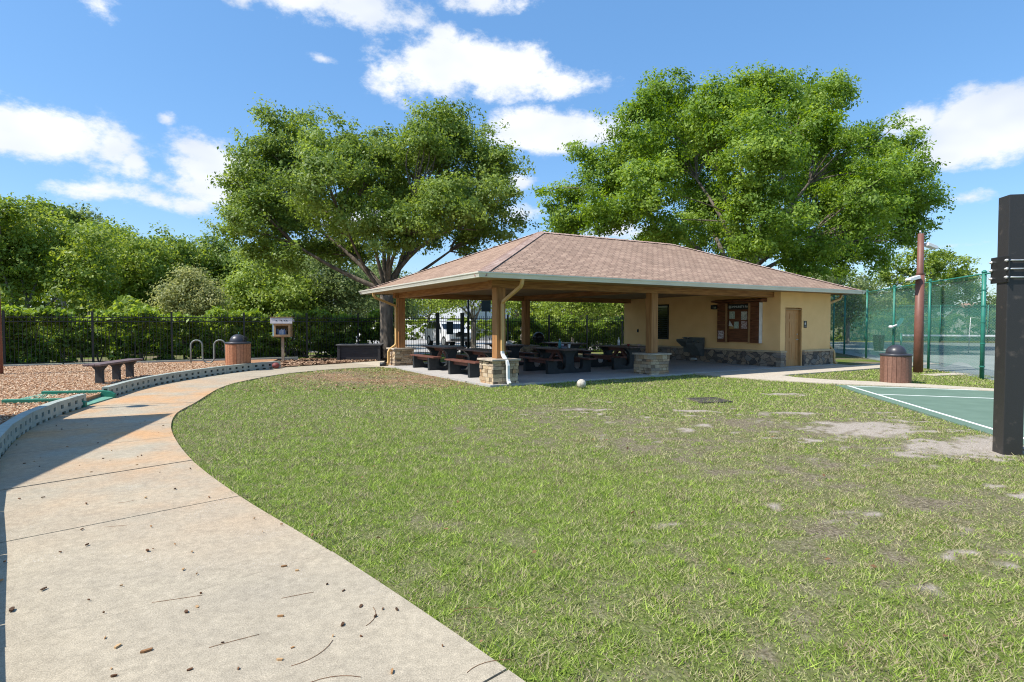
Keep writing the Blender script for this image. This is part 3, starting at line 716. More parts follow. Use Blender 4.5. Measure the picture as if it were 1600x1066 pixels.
# restroom block
U0, U1 = 11.30, Lx
def build_walls():
    mb = MB(); t = .16; H = 2.65; du0, du1, dh = 11.56, 12.52, 2.11
    mb.box(U0, du0, 0, t, .045, H); mb.box(du1, U1, 0, t, .045, H); mb.box(du0, du1, 0, t, dh, H)
    mb.box(U0, U0+t, t, Ly, .045, H); mb.box(U1-t, U1, t, Ly, .045, H); mb.box(U0+t, U1-t, Ly-t, Ly, .045, H)
    mb.box(du0-.1, du1+.1, t+.0, t+.05, .045, dh+.1)
    mb.build("wall", stucco, pav)
    mb = MB(); e = .06
    mb.box(U0-e, U0, -e, Ly+e, .045, .545); mb.box(U0, du0-.005, -e, 0, .045, .545); mb.box(du1+.03, U1+e, -e, 0, .045, .545); mb.box(U1, U1+e, 0, Ly+e, .045, .545); mb.box(U0, U1, Ly, Ly+e, .045, .545)
    mb.build("stone_wainscot", MATS['flagstone'], pav)
    mb = MB(); e = .095; z0, z1 = .545, .605
    mb.box(U0-e, U0-.001, -e, Ly+e, z0, z1); mb.box(U0-.001, du0-.0, -e, 0, z0, z1); mb.box(du1+.03, U1+e, -e, 0, z0, z1); mb.box(U1, U1+e, 0, Ly+e, z0, z1)
    mb.build("stone_cap", mat("tan_cap", (.55,.42,.27), (.45,.34,.22), 6, .8), pav, bevel=.006)
    # stacked corner stones on the wainscot
    rr = random.Random(3)
    for (cu, lu, du) in ((U0-.06, .22, 1), (U1+.06, .2, -1)):
        z = .05; mb = MB()
        while z < .53:
            hh = min(rr.uniform(.06,.10), .543-z); l = rr.uniform(.14,.24); a, b = (cu-.02, cu+l) if du > 0 else (cu-l, cu+.02)
            mb.box(a, b, -.085-rr.uniform(0,.012), .10, z, z+hh-.008, 0, rr.random()); z += hh
        mb.build("corner_stone", attr_mat("ledgestone_dark", [(.10,.085,.07),(.26,.20,.14),(.34,.27,.2),(.2,.17,.15),(.36,.28,.2)], .85, .5, 25), pav, bevel=.006)
    # door
    dm = mat("oak_door", (.56,.29,.11), (.48,.235,.085), 3, .45, .05, 40, stretch=(5,5,.5))
    mb = MB(); a, b = 11.60, 12.48; y = .115; fr = .13
    mb.box(a, b, y+.012, y+.05, .05, 2.03)
    xs = [a, a+.12, (a+b)/2-.05, (a+b)/2+.05, b-.12, b]; zs = [.05, .27, .92, 1.05, 1.62, 1.72, 1.92, 2.03]
    mb.box(xs[0], xs[1], y, y+.012, .05, 2.03); mb.box(xs[2], xs[3], y, y+.012, .05, 2.03); mb.box(xs[4], xs[5], y, y+.012, .05, 2.03)
    for q in ((.05,.27),(.92,1.05),(1.62,1.72),(1.92,2.03)):
        mb.box(xs[1], xs[2], y, y+.012, *q); mb.box(xs[3], xs[4], y, y+.012, *q)
    for q in ((.27,.92),(1.05,1.62),(1.72,1.92)):
        for s0, s1 in ((1,2),(3,4)): mb.box(xs[s0]+.035, xs[s1]-.035, y+.004, y+.0121, q[0]+.04, q[1]-.04)
    d = mb.build("door", dm, pav)
    mb = MB(); mb.lathe([(.001,0),(.028,0),(.028,.015),(.012,.02),(.012,.055),(.001,.055)], 12); 
    for i, v in enumerate(mb.v): mb.v[i] = (v[0]+b-.07, y-v[2], v[1]+.98)
    mb.tube([(b-.07,y-.05,.98),(b-.11,y-.052,.98),(b-.19,y-.05,.975)], .011, 8)
    nick = mat("brushed_nickel", (.62,.60,.56), (.5,.48,.45), 9, .3, metal=.8); mb.build("door_handle", nick, d)
    mb = MB(); mb.lathe([(.001,0),(.026,0),(.024,.018),(.001,.02)], 12); mb.v = [(v[0]+b-.07, y-v[2], v[1]+1.17) for v in mb.v]; mb.build("deadbolt", nick, d)
    mb = MB(); mb.box(11.563, 11.60, .02, .159, .05, 2.065); mb.box(12.48, 12.517, .02, .159, .05, 2.065); mb.box(11.60, 12.48, .02, .159, 2.03, 2.065)
    mb.build("door_frame", mat("frame_tan", (.40,.23,.09), (.34,.19,.07), 4, .5), pav)
    # louvred window on the side wall, electric outlet
    mb = MB(); x = U0-.03; v0, v1, z0, z1 = 5.22, 6.05, .88, 2.36
    mb.box(x, U0-.001, v0, v0+.06, z0, z1); mb.box(x, U0-.001, v1-.06, v1, z0, z1); mb.box(x, U0-.001, v0+.06, v1-.06, z0, z0+.06); mb.box(x, U0-.001, v0+.06, v1-.06, z1-.06, z1)
    w = mb.build("window_frame", mat("dark_bronze", (.03,.027,.024), (.02,.018,.016), 6, .5), pav)
    mb = MB(); mb.box(U0-.006, U0-.001, v0+.06, v1-.06, z0+.06, z1-.06); mb.build("pane", glass_dark, w)
    mb = MB()
    for i in range(16):
        z = z0+.09+i*.082; M = Matrix.Translation((U0-.018, 0, z)) @ Matrix.Rotation(.6, 4, 'Y'); mb.box(-.025, .025, v0+.06, v1-.06, -.004, .004, 0, .5, M)
    mb.build("louvre", mat("dark_louvre", (.055,.075,.07), (.04,.05,.05), 6, .35), w)
    mb = MB(); mb.box(U0-.02, U0-.001, 7.06, 7.15, 1.15, 1.29); mb.box(U0-.035, U0-.02, 7.08, 7.13, 1.17, 1.27); mb.build("outlet", black_plastic, pav)
build_walls()
def downspout(pts, split, s=.075, extra=None):
    def run(P, m):
        mb = MB(); mb.tube(P, s*.72, 4, sm=False); o = mb.build("downspout", m, pav, bevel=.008); return o
    def soft(P):
        P = [Vector(p) for p in P]; out = [P[0]]
        for i in range(1, len(P)-1):
            a, b = (P[i]-P[i-1]), (P[i+1]-P[i]); k = min(.05, a.length*.4, b.length*.4)
            out += [P[i]-a.normalized()*k, P[i]+b.normalized()*k]
        return out + [P[-1]]
    P = soft(pts)
    return run(P, split)
# front one is tan; its lower run is coloured white for the sunlight
front_top = [(.40,-.74,2.64),(.40,-.70,2.47),(.36,.17,2.10),(.36,.17,.86)]
downspout(front_top, tan_pnt)
downspout([(.36,.17,.86),(.36,.165,.78),(.36,-.115,.56),(.36,-.115,.14),(.36,-.20,.055)], white_ds)
downspout([(-.74,7.40,2.64),(-.70,7.40,2.47),(.18,7.68,2.18),(.18,7.68,.86),(.17,7.68,.78),(-.115,7.66,.58),(-.115,7.66,.14),(-.2,7.66,.06)], tan_pnt)
downspout([(14.95,.02,2.64),(14.92,.02,2.50),(14.32,.10,2.30),(14.32,.10,.80),(14.32,.09,.74),(14.42,-.05,.50),(14.42,-.05,.14),(14.46,-.14,.06)], tan_pnt)
mb = MB(); mb.tube([(-.2,7.66,.09),(-.42,7.72,.09)], .07, 10); mb.build("drain_hose", black_plastic, pav)

# ------------------------------------------------------------------ text helper
def text_mesh(txt, size, depth=.004):
    cu = bpy.data.curves.new("lettering", 'FONT'); cu.body = txt; cu.size = size; cu.extrude = depth; cu.align_x = 'CENTER'; cu.align_y = 'CENTER'
    o = bpy.data.objects.new("lettering", cu); COL.objects.link(o)
    me = bpy.data.meshes.new_from_object(o.evaluated_get(bpy.context.evaluated_depsgraph_get())); bpy.data.objects.remove(o); return me
def text_obj(txt, size, m, parent, M):
    me = text_mesh(txt, size); me.transform(M); me.materials.clear(); me.materials.append(m)
    o = bpy.data.objects.new("lettering", me); COL.objects.link(o); o.parent = parent; return o

# ------------------------------------------------------------------ notice board on the side wall (faces -u)
bl = wor(U0, 1.63)
nb = thing("notice_board", "large wooden community notice board with pinned papers on the shaded stucco wall", "notice board", (bl[0], bl[1], 0), BAZ)
nbw = mat("board_wood", (.20,.075,.03), (.12,.042,.018), 4, .6, .15, 40, stretch=(6,1,6))
mb = MB(); D = -.17
mb.box(-.10, -.001, -.50, .50, .87, 2.30); mb.build("back_panel", nbw, nb)
for a, b in ((.50,.93),(-.92,-.50)):
    mb = MB()
    for k in range(9): mb.box(D, -.002, a, b, .85+k*.164, .85+k*.164+.158)
    mb.build("side_panel", nbw, nb, bevel=.006)
mb = MB(); mb.box(-.19, -.01, -.925, -.921, .85, 2.30); mb.build("white_edge", white_ds, nb)  # thin white strip down the near edge of the board
for a, b in ((.46,.54),(-.54,-.46)):
    mb = MB(); mb.box(D-.02, D-.001, a, b, .85, 2.30); mb.build("trim", mat("light_cedar", (.42,.24,.11), (.32,.17,.07), 5, .6, stretch=(4,4,.6)), nb)
mb = MB(); mb.prism([(-.36,2.36),(-.36,2.40),(-.002,2.46),(-.002,2.32)], -1.10, 1.08, M=Matrix(((1,0,0,0),(0,0,1,0),(0,1,0,0),(0,0,0,1)))); mb.build("hood", nbw, nb)
mb = MB(); mb.box(-.13, -.101, -.455, .455, 2.07, 2.27); hd = mb.build("header_sign", black_metal, nb)
MT = Matrix(((0,0,-1,-.135),(-1,0,0,0),(0,1,0,0),(0,0,0,1)))
pale_ink = mat("pale_ink", (.62,.68,.68), (.58,.64,.64), 4, .6)
text_obj("COMMUNITY PARK", .112, pale_ink, hd, Matrix(((0,0,-1,-.132),(-1,0,0,-.06),(0,1,0,2.165),(0,0,0,1))))
mb = MB(); mb.box(-.135, -.1305, .33, .43, 2.11, 2.22); mb.build("emblem", mat("emblem_grey", (.30,.32,.30), (.12,.14,.13), 30, .6), hd)
paper = mat("paper", (.62,.62,.55), (.34,.36,.32), 22, .8, lo=.42, hi=.55)
paper_g = mat("green_paper", (.48,.55,.45), (.26,.34,.28), 20, .8, lo=.4, hi=.55)
paper_r = mat("pink_printed_paper", (.60,.52,.50), (.30,.12,.12), 26, .8, lo=.42, hi=.56)
for a, b, z0, z1, m in ((.18,.42,1.73,2.00,paper_g),(-.36,-.10,1.68,1.99,paper),(.0,.21,1.37,1.62,paper_g),(-.36,-.10,1.36,1.64,paper_r),(.22,.42,1.36,1.46,mat("manila", (.45,.30,.12), (.4,.27,.1), 9, .8))):
    mb = MB(); mb.box(-.108, -.1015, a, b, z0, z1); mb.build("pinned_paper", m, nb)
mb = MB(); mb.v = [(-.112,.44,1.46),(-.112,.24,1.44),(-.150,.38,1.66),(-.104,.40,1.66)]; mb.face((0,1,2)); mb.face((1,3,2)); mb.face((0,2,3)); mb.build("curled_paper", mat("white_paper", (.72,.70,.66), (.68,.66,.62), 9, .8), nb)
mb = MB(); mb.box(D-.006, D-.0005, .62, .88, .98, 1.28); mb.build("pinned_paper", mat("red_white_notice", (.66,.60,.58), (.30,.16,.16), 24, .8, lo=.42, hi=.56), nb)
# speaker / emergency light box high on the wall
p = wor(U0, 2.78)
t = thing("wall_light", "small black box light high on the stucco wall left of the notice board", "wall light", (p[0], p[1], 0), BAZ)
mb = MB(); mb.box(-.11, -.001, -.15, .15, 2.10, 2.26); mb.build("housing", black_plastic, t, bevel=.012)
mb = MB(); mb.box(-.113, -.1105, -.12, .12, 2.125, 2.20); mb.build("lens", glass_dark, t)
# restroom sign by the door
p = wor(12.70, -.006)
t = thing("restroom_sign", "small black restroom sign with white figure beside the wooden door", "sign", (p[0], p[1], 0), BAZ)
mb = MB(); mb.box(-.085, .085, -.010, .005, 1.40, 1.645); mb.build("plate", mat("sign_brown", (.045,.03,.022), (.035,.024,.018), 8, .5), t, bevel=.004)
mb = MB(); Mv = Matrix(((1,0,0,0),(0,0,-1,-.0105),(0,1,0,0),(0,0,0,1)))
mb.prism([(.016*math.cos(a)-.02, 1.605+.016*math.sin(a)) for a in np.linspace(0,2*math.pi,12,endpoint=False)], 0, .003, M=Mv)
mb.prism([(-.038,1.585),(-.002,1.585),(.014,1.525),(-.006,1.525),(-.006,1.49),(-.034,1.49),(-.034,1.525),(-.054,1.525)], 0, .003, M=Mv)
mb.build("figure", white_ds, t)
mb = MB(); mb.box(-.06,.06,-.0125,-.0102,1.425,1.455); mb.build("braille_strip", mat("grey_strip", (.25,.22,.2), (.2,.18,.16), 40, .6), t)
# drinking fountain (double basin) on the side wall
p = wor(U0-.06, 3.75)
t = thing("drinking_fountain", "dark grey two level drinking fountain mounted on the shaded stone wall", "drinking fountain", (p[0], p[1], 0), BAZ)
fm = mat("fountain_grey", (.125,.135,.13), (.095,.102,.098), 8, .45)
def basin(v0, v1, ztop, dep, bottom):
    mb = MB(); M = Matrix(((1,0,0,0),(0,0,1,0),(0,1,0,0),(0,0,0,1)))
    mb.prism([(-.001,ztop),(-dep,ztop),(-dep-.02,ztop-.04),(-dep,ztop-.10),(-.18,bottom),(-.001,bottom)], v0, v1, M=M); return mb.build("basin", fm, t, bevel=.01)
b1 = basin(.02, .52, .93, .48, .62); b2 = basin(-.5, .0, .80, .50, .28)
for b, v, z in ((b1,.40,.93),(b1,.15,.93),(b2,-.12,.80),(b2,-.36,.80)):
    mb = MB(); mb.tube([(-.20,v,z-.02),(-.20,v,z+.05),(-.26,v,z+.065)], .016, 8); mb.build("spout", mat("chrome", (.75,.75,.75), (.7,.7,.7), 5, .15, metal=1), b)
mb = MB(); mb.box(-.08,-.002,-.5,.52,.40,1.0); mb.build("back_plate", fm, t)
mb = MB(); mb.box(-.42,-.30,-.40,-.18,.13,.20); mb.build("valve_box", mat("light_box", (.5,.52,.5), (.42,.44,.42), 9, .5), t)

# ================================================================== PICNIC TABLES
def make_table():
    t = thing("picnic_table", "x", "picnic table", group="picnic tables under the shelter roof")
    mb = MB()
    for k in range(5): mb.box(-.38+k*.154, -.38+k*.154+.146, -1.0, 1.0, .70, .745)
    mb.build("table_top", grey_top, t, bevel=.008)
    M = lambda y: Matrix(((1,0,0,0),(0,0,1,y),(0,1,0,0),(0,0,0,1)))
    half = [(.80,0),(.80,.40),(.49,.40),(.49,.20),(.44,.12),(.24,.12),(.17,.19),(.15,.48),(.20,.58),(.33,.70)]
    poly = [(-x,z) for x, z in half] + [(x,z) for x, z in reversed(half)]
    for y in (-.70,.58):
        mb = MB(); mb.prism(poly, 0, .12, M=M(y)); mb.build("support", black_plastic, t, bevel=.012)
    for s in (-1,1):
        mb = MB()
        for k in range(2): mb.box(s*.645-.15+k*.152, s*.645-.15+k*.152+.147, -1.0, 1.0, .40, .445)
        b = mb.build("bench_seat", brown_plastic, t, bevel=.008)
        mb = MB(); mb.box(s*.645-.05, s*.645+.05, -.575, .575, .30, .398); mb.build("stringer", brown_plastic, b)
    mb = MB(); mb.box(-.05,.05,-.578,.578,.58,.698); mb.build("centre_beam", brown_plastic, t)
    for s in (-1,1):
        mb = MB(); mb.bar((0,s*.57,.18),(0,s*.12,.58),.09,.09); mb.build("brace", brown_plastic, t)
    return t
tb = make_table()
tabs = [(1.08,2.6,"behind the front corner stone pier"),
        (1.08,5.55,"at the left edge, nearest the white car"),
        (3.62,2.45,"with teal bottle and folded cloth on top"),
        (3.80,6.0,"behind the one with the teal bottle"),
        (6.42,2.7,"beside the right stone pier, white bottle on top"),
        (6.65,6.3,"at the back nearest the stucco wall")]
rj = random.Random(6)
for i, (u, v, lab) in enumerate(tabs):
    x, y = wor(u, v); o = tb if i == 0 else copy_thing(tb, (0,0,0))
    o.location = (x, y, .045); o.rotation_euler = (0,0,BAZ+rj.uniform(-.03,.03)); o['label'] = "brown picnic table on black supports, " + lab
def on_table(u, v): x, y = wor(u, v); return (x, y, .792)
def bottle(name, loc, label, m, h=.27, r=.042):
    mb = MB(); mb.lathe([(.001,0),(r,0),(r,h*.72),(r*.85,h*.78),(r*.45,h*.86),(r*.45,h)], 14); t = thing(name, label, "bottle", loc)
    mb.build("body", m, t); mb = MB(); mb.lathe([(.001,h),(r*.5,h),(r*.5,h+.03),(.001,h+.035)], 12); mb.build("cap", white_ds, t)
bottle("water_bottle", on_table(3.52,2.15), "teal water bottle standing on the front middle picnic table", mat("teal_plastic", (.06,.24,.26), (.05,.2,.22), 5, .2), .26, .045)
bottle("water_bottle", on_table(6.72,3.1), "white bottle standing on the picnic table beside the second stone pier", mat("white_plastic", (.72,.76,.78), (.66,.7,.72), 5, .3), .25, .042)
mb = MB(); rr = random.Random(9)
for k in range(3):
    M = Matrix.Translation((.02*k,.03*k,.012+.022*k)) @ Matrix.Rotation(.4*k, 4, 'Z') @ Matrix.Rotation(.12-.1*k, 4, 'X'); mb.box(-.14,.14,-.11,.11,-.004,.004,0,.5,M)
mb.lathe([(.06,.05),(.10,.09),(.08,.13),(.001,.15)], 9, c=(-.03,.02,0), sm=False)
tag(mb.build("folded_cloth", mat("lavender_cloth", (.52,.52,.62), (.40,.40,.5), 12, .9), loc=on_table(3.66,2.22)), "pale folded cloth and paper on the front middle picnic table", "cloth")
mb = MB(); mb.lathe([(.034,0),(.045,.12),(.040,.12),(.03,.01)], 14, cap=False); mb.lathe([(.001,.004),(.033,.004)], 14, cap=False)
tag(mb.build("paper_cup", white_ds, loc=on_table(3.86,2.12)), "white paper cup on the front middle picnic table", "cup")
mb = MB(); mb.lathe([(.001,0),(.05,0),(.075,.02),(.06,.09),(.02,.13),(.001,.13)], 10, sm=False); mb.box(.05,.13,-.04,.05,0,.06)
tag(mb.build("crumpled_bag", mat("white_bag", (.7,.72,.7), (.5,.52,.5), 14, .7), loc=on_table(3.9,5.95)), "crumpled white bag on the rear middle picnic table", "bag")
for i, (u, v, lab, c) in enumerate(((6.50,2.35,"small red snack tub on the picnic table beside the second stone pier",(.35,.06,.05)),(6.66,2.02,"small pink snack tub at the near end of the picnic table beside the second pier",(.6,.4,.36)))):
    mb = MB(); mb.lathe([(.03,0),(.05,.06),(.053,.065),(.053,.07),(.001,.072)], 14); tag(mb.build("snack_tub", mat("tub%d" % i, c, None, 6, .4), loc=on_table(u, v)), lab, "tub")
# grill at the back
gx, gy = wor(6.55, 8.02)
t = thing("kettle_grill", "black domed charcoal grill standing behind the picnic tables", "grill", (gx, gy, .045))
mb = MB(); mb.lathe([(.001,.66),(.12,.68),(.21,.75),(.25,.84),(.25,.86)], 20); mb.build("bowl", black_metal, t)
mb = MB(); mb.lathe([(.255,.865),(.25,.95),(.20,1.06),(.10,1.13),(.001,1.15)], 20); l = mb.build("lid", black_metal, t)
mb = MB(); mb.tube([(-.07,0,1.13),(-.07,0,1.18),(.07,0,1.18),(.07,0,1.13)], .012, 6); mb.build("handle", black_plastic, l)
for a in (0.4,2.5,4.6):
    mb = MB(); mb.tube([(.12*math.cos(a),.12*math.sin(a),.70),(.27*math.cos(a),.27*math.sin(a),.0)], .014, 8); mb.build("leg", black_metal, t)

# ================================================================== IRON FENCE, GATE
fence = thing("iron_fence", "long black iron picket fence running behind the playground and shelter", "fence", (F0.x, F0.y, 0), math.atan2(FU.y, FU.x))
def panel(a, b, parent, zb=.16, top=1.78):
    mb = MB()
    for z in (top, top-.15, zb): mb.box(a, b, -.016, .016, z-.016, z+.016)
    n = max(2, int(round((b-a)/.115)))
    for i in range(1, n):
        x = a+(b-a)*i/n; mb.box(x-.007, x+.007, -.007, .007, .08, top+.10)
        k = len(mb.v); mb.v += [(x-.0085,-.0085,top+.10),(x+.0085,-.0085,top+.10),(x+.0085,.0085,top+.10),(x-.0085,.0085,top+.10),(x,0,top+.15)]
        for q in ((0,1,4),(1,2,4),(2,3,4),(3,0,4)): mb.face([k+j for j in q])
    return mb.build("picket_panel", black_metal, parent)
def fpost(x, parent, w=.07, h=1.98):
    mb = MB(); mb.box(x-w/2, x+w/2, -w/2, w/2, 0, h); mb.box(x-w/2-.008, x+w/2+.008, -w/2-.008, w/2+.008, h, h+.02); mb.build("fence_post", black_metal, parent)
GA, GB = 13.50, 14.80     # gate leaf between two heavy posts
xs = [-19.8,-17.4,-15.0,-12.5,-10.0,-7.5,-5.0,-2.5,0,2.5,5.05,7.5,9.7,GA]
for a, b in zip(xs[:-1], xs[1:]): fpost(a, fence); panel(a+.035, b-.035, fence)
xs2 = [GB,17.35,19.85,22.35,24.85,27.4,29.9,32.4,34.9,37.4]
for a, b in zip(xs2[:-1], xs2[1:]): fpost(b, fence); panel(a+.035, b-.035, fence)
for x in (GA, GB): fpost(x, fence, .15, 2.04)
gp = fpt(GA, 0); gate = thing("iron_gate", "narrow black iron picket gate between two thick posts", "gate", (gp[0], gp[1], 0), math.atan2(FU.y, FU.x))
g = panel(.085, GB-GA-.085, gate, .12); 
mb = MB(); mb.box(.45,.80,-.05,-.02,1.02,1.62); mb.build("gate_sign", mat("sign_dark", (.02,.03,.03), (.016,.024,.024), 6, .5), gate)
mb = MB(); mb.box(1.08,1.2,-.06,.06,.95,1.15); mb.build("latch", black_metal, gate)
p = fpt(15.25, .25)
t = thing("lamp_post", "slim black post rising above the iron fence beside the gate", "post", (p[0], p[1], 0))
mb = MB(); mb.tube([(0,0,0),(0,0,3.6)], .055, 10); mb.build("pole", black_metal, t)
mb = MB(); mb.lathe([(.001,3.6),(.08,3.6),(.16,3.68),(.16,3.85),(.10,3.95),(.001,4.0)], 12); mb.build("pole_head", black_metal, t)
p = fpt(16.35, .5)
t = thing("street_sign", "dark sign board seen from behind on a green pole near the gate", "sign", (p[0], p[1], 0), .2)
mb = MB(); mb.tube([(0,0,0),(0,0,2.75)], .035, 8); mb.build("pole", mat("dark_green", (.012,.05,.035), (.01,.04,.03), 5, .5), t)
mb = MB(); mb.box(-.24,.24,-.045,-.02,2.15,2.72); mb.build("board", mat("sign_back", (.04,.055,.055), (.03,.045,.045), 5, .5), t)

# ================================================================== PLAYGROUND
def make_timber():
    L, d, h = 1.19, .13, .235; mb = MB(); f = .03
    mb.box(-L/2, L/2, -d/2+f, d/2-f, .02, h-.035, 1)                       # core coloured near black for the shade inside the holes
    for s in (-1, 1):
        y0, y1 = (-d/2, -d/2+f) if s < 0 else (d/2-f, d/2)
        mb.box(-L/2, L/2, y0, y1, .165, h-.036, 0); mb.box(-L/2, L/2, y0, y1, .042, .098, 0)
        hx = [-.43,-.145,.145,.43]; w = .105; edges = [-L/2] + [q for c in hx for q in (c-w/2, c+w/2)] + [L/2]
        for k in range(0, len(edges), 2): mb.box(edges[k], edges[k+1], y0, y1, .098, .165, 0)
        e2 = [-L/2,-.44,-.30,-.17,-.03,.09,.23,.36,.50,L/2]
        for k in range(0, len(e2)-1, 2): mb.box(e2[k], e2[k+1], y0, y1, 0, .042, 0)
    mb.box(-L/2, L/2, -d/2, d/2, h-.035, h, 0)
    return mb.build("border_timber", [timber_gr, timber_dk])
ROCK = []
tm = make_timber(); first = [True]
def place_timber(a, b, z, label, group):
    a, b = Vector(a), Vector(b); o = tm if first[0] else tm.copy()
    if not first[0]: COL.objects.link(o)
    first[0] = False
    c = (a+b)/2; o.location = (c.x, c.y, z); o.rotation_euler = (0,0,math.atan2((b-a).y, (b-a).x)); o.scale = ((b-a).length/1.205, 1, 1)
    tag(o, label, "border timber", group)
def along(poly, start_y, end_y, step):
    P = [Vector(p) for p in poly]; out = []; acc = None
    i0 = min(range(len(P)), key=lambda i: abs(P[i].y-start_y)); cur = P[i0]; out.append(cur); i = i0
    while True:
        need = step; q = cur
        while True:
            if i+1 >= len(P): return out
            seg = P[i+1]-q
            if seg.length >= need: cur = q + seg.normalized()*need; break
            need -= seg.length; q = P[i+1]; i += 1
        if cur.y > end_y: return out
        out.append(cur)
bo = offset_left(.075)
near = [Vector((p.x, -p.y)) for p in along([(x,-y) for x, y in reversed(bo)], -10.78, -.9, 1.205)][::-1]; far = along(bo, 12.05, 20.3, 1.205)
lab_t = "grey green plastic border timber, %s"
npos = len(near)-1
for i in range(npos): place_timber(near[i], near[i+1], .02, lab_t % ("last one before the green ramp" if i == npos-1 else "in the row between camera and green ramp"), "border timbers on the near side of the ramp")
for i in range(len(far)-1):
    w = "first one beyond the green ramp" if i == 0 else ("end piece next to the dark red ball" if i == len(far)-2 else "in the row between ramp and red slatted can")
    place_timber(far[i], far[i+1], .02, lab_t % w, "border timbers beyond the ramp")
for k in range(10):
    a, b = fpt(-12.3+k*1.93, -1.05), fpt(-12.3+(k+.985)*1.93, -1.05)
    place_timber(a, b, -.05, "low grey green border timber at the back of the wood chips below the hedge", "border timbers under the hedge")
# small end at red ball
mb = MB()
mb.lathe([(.001,0),(.07,.012),(.115,.06),(.125,.10),(.112,.145),(.065,.19),(.001,.20)], 20)
tag(mb.build("red_ball", mat("maroon_rubber", (.24,.06,.055), (.18,.045,.04), 8, .6), loc=(-8.02,19.82,.03)), "dark red ball lying at the end of the plastic border", "ball")
# half ramp
t = thing("access_ramp", "green plastic half ramp in the gap of the playground border", "ramp", (-8.16,11.42,0), math.atan2(-.25,-.97))
for y, h0, h1 in ((-.72,.185,.20),(.62,.19,.20)):
    mb = MB(); mb.prism([(-.10,0),(1.2,0),(1.2,h1),(.1,h0),(-.02,h0-.02),(-.10,h0-.08)], y, y+.10, M=Matrix(((1,0,0,0),(0,0,1,0),(0,1,0,0),(0,0,0,1)))); mb.build("side_wall", green_ramp, t, bevel=.01)
mb = MB(); mb.prism([(-.08,0),(1.2,0),(1.2,.15),(-.08,.045)], -.62, .62, M=Matrix(((1,0,0,0),(0,0,1,0),(0,1,0,0),(0,0,0,1)))); mb.build("ramp_deck", mat("light_green_plastic", (.16,.36,.25), (.12,.28,.2), 12, .6), t)
# flat bench
bp0, bp1 = Vector((-9.86,13.9)), Vector((-10.2,15.6)); bm_ = (bp0+bp1)/2; ba = math.atan2((bp1-bp0).y,(bp1-bp0).x)
bench = thing("park_bench", "backless brown plank bench with three dark supports on the wood chips", "bench", (bm_.x, bm_.y, .12), ba)
mb = MB()
for k in range(3): mb.box(-1.18, 1.18, -.19+k*.128, -.19+k*.128+.123, .44, .49)
mb.build("seat", mat("bench_brown", (.19,.125,.11), (.13,.085,.075), 5, .5, .1, 40, stretch=(.5,6,6)), bench, bevel=.008)
for x in (-.80,.06,.82):
    mb = MB(); mb.prism([(-.085,-.1),(.085,-.1),(.085,.33),(.17,.44),(-.17,.44),(-.085,.33)], x-.05, x+.05, M=Matrix(((0,0,1,0),(1,0,0,0),(0,1,0,0),(0,0,0,1)))); mb.build("support", mat("bench_dark", (.05,.052,.055), (.035,.037,.04), 9, .55), bench, bevel=.01)
# litter cans
def trash_can(loc, label, m, rot, sc_=1.0, finial=False, tilt=None):
    t = thing("trash_can", label, "trash can", loc, rot, "slatted round litter cans"); n = 22; r = .365
    mb = MB(); rr = random.Random(int(loc[1]*10))
    mb.lathe([(.33,0),(.335,.02),(.335,.74),(.33,.75)], 24, cap=True); mb.build("liner", mat("can_liner", (.03,.022,.018), None, 4, .8), t)
    mb = MB()
    for k in range(n):
        a = 2*math.pi*k/n; w = 2*math.pi*r/n*.95; M = Matrix.Rotation(a, 4, 'Z') @ Matrix.Translation((r,0,0)); mb.box(-.028,.012,-w/2,w/2,.015,.765,0,rr.random(),M)
    mb.build("slat_body", m, t, bevel=.004)
    mb = MB(); mb.lathe([(.30,.766),(.385,.766),(.395,.78),(.395,.815),(.375,.83),(.27,.84)], 32); mb.build("lid_ring", dome_m, t)
    mb = MB(); mb.lathe([(.255,.835)]+[(.255*math.cos(a), .85+.235*math.sin(a)) for a in np.linspace(0,1.5,10)]+[(.001,1.086)], 32, cap=False); d = mb.build("dome_lid", dome_m, t)
    mb = MB(); M = Matrix.Rotation(-.35, 4, 'Z'); mb.box(.19,.262,-.11,.11,.88,1.0,0,.5,M); mb.build("flap", black_plastic, d)
    if finial:
        mb = MB(); mb.tube([(.02,0,1.08),(.03,0,1.16)], .012, 6); mb.build("finial", green_metal, d)
    for k in list(t.children): k.scale = (sc_, sc_, sc_)
    return t
trash_can((10.05,15.28,.0), "brown slatted round litter can with grey dome lid by the walkway", slat_brn, .9, .93)
trash_can((-8.98,19.15,.12), "red brown slatted litter can behind the curved plastic border", slat_red, .3, 1.0, True)
# bike rack
t = thing("bike_rack", "grey bent pipe bicycle rack with two loops in front of the hedge", "bike rack", (-11.55,21.0,.10), .28)
pts = []
def arc(cx, cz, r, a0, a1, n=10): return [(cx+r*math.cos(a), 0, cz+r*math.sin(a)) for a in np.linspace(a0, a1, n)]
P = [(0,0,-.1),(0,0,.64)] + arc(.19,.66,.19,math.pi,0) + [(.38,0,.3)] + arc(.57,.22,.19,math.pi,2*math.pi) + [(.76,0,.64)] + arc(.95,.66,.19,math.pi,0) + [(1.14,0,.64),(1.14,0,-.1)]
mb = MB(); mb.tube(P, .028, 10); mb.build("pipe", mat("grey_green_pipe", (.24,.26,.235), (.17,.19,.17), 8, .45), t)
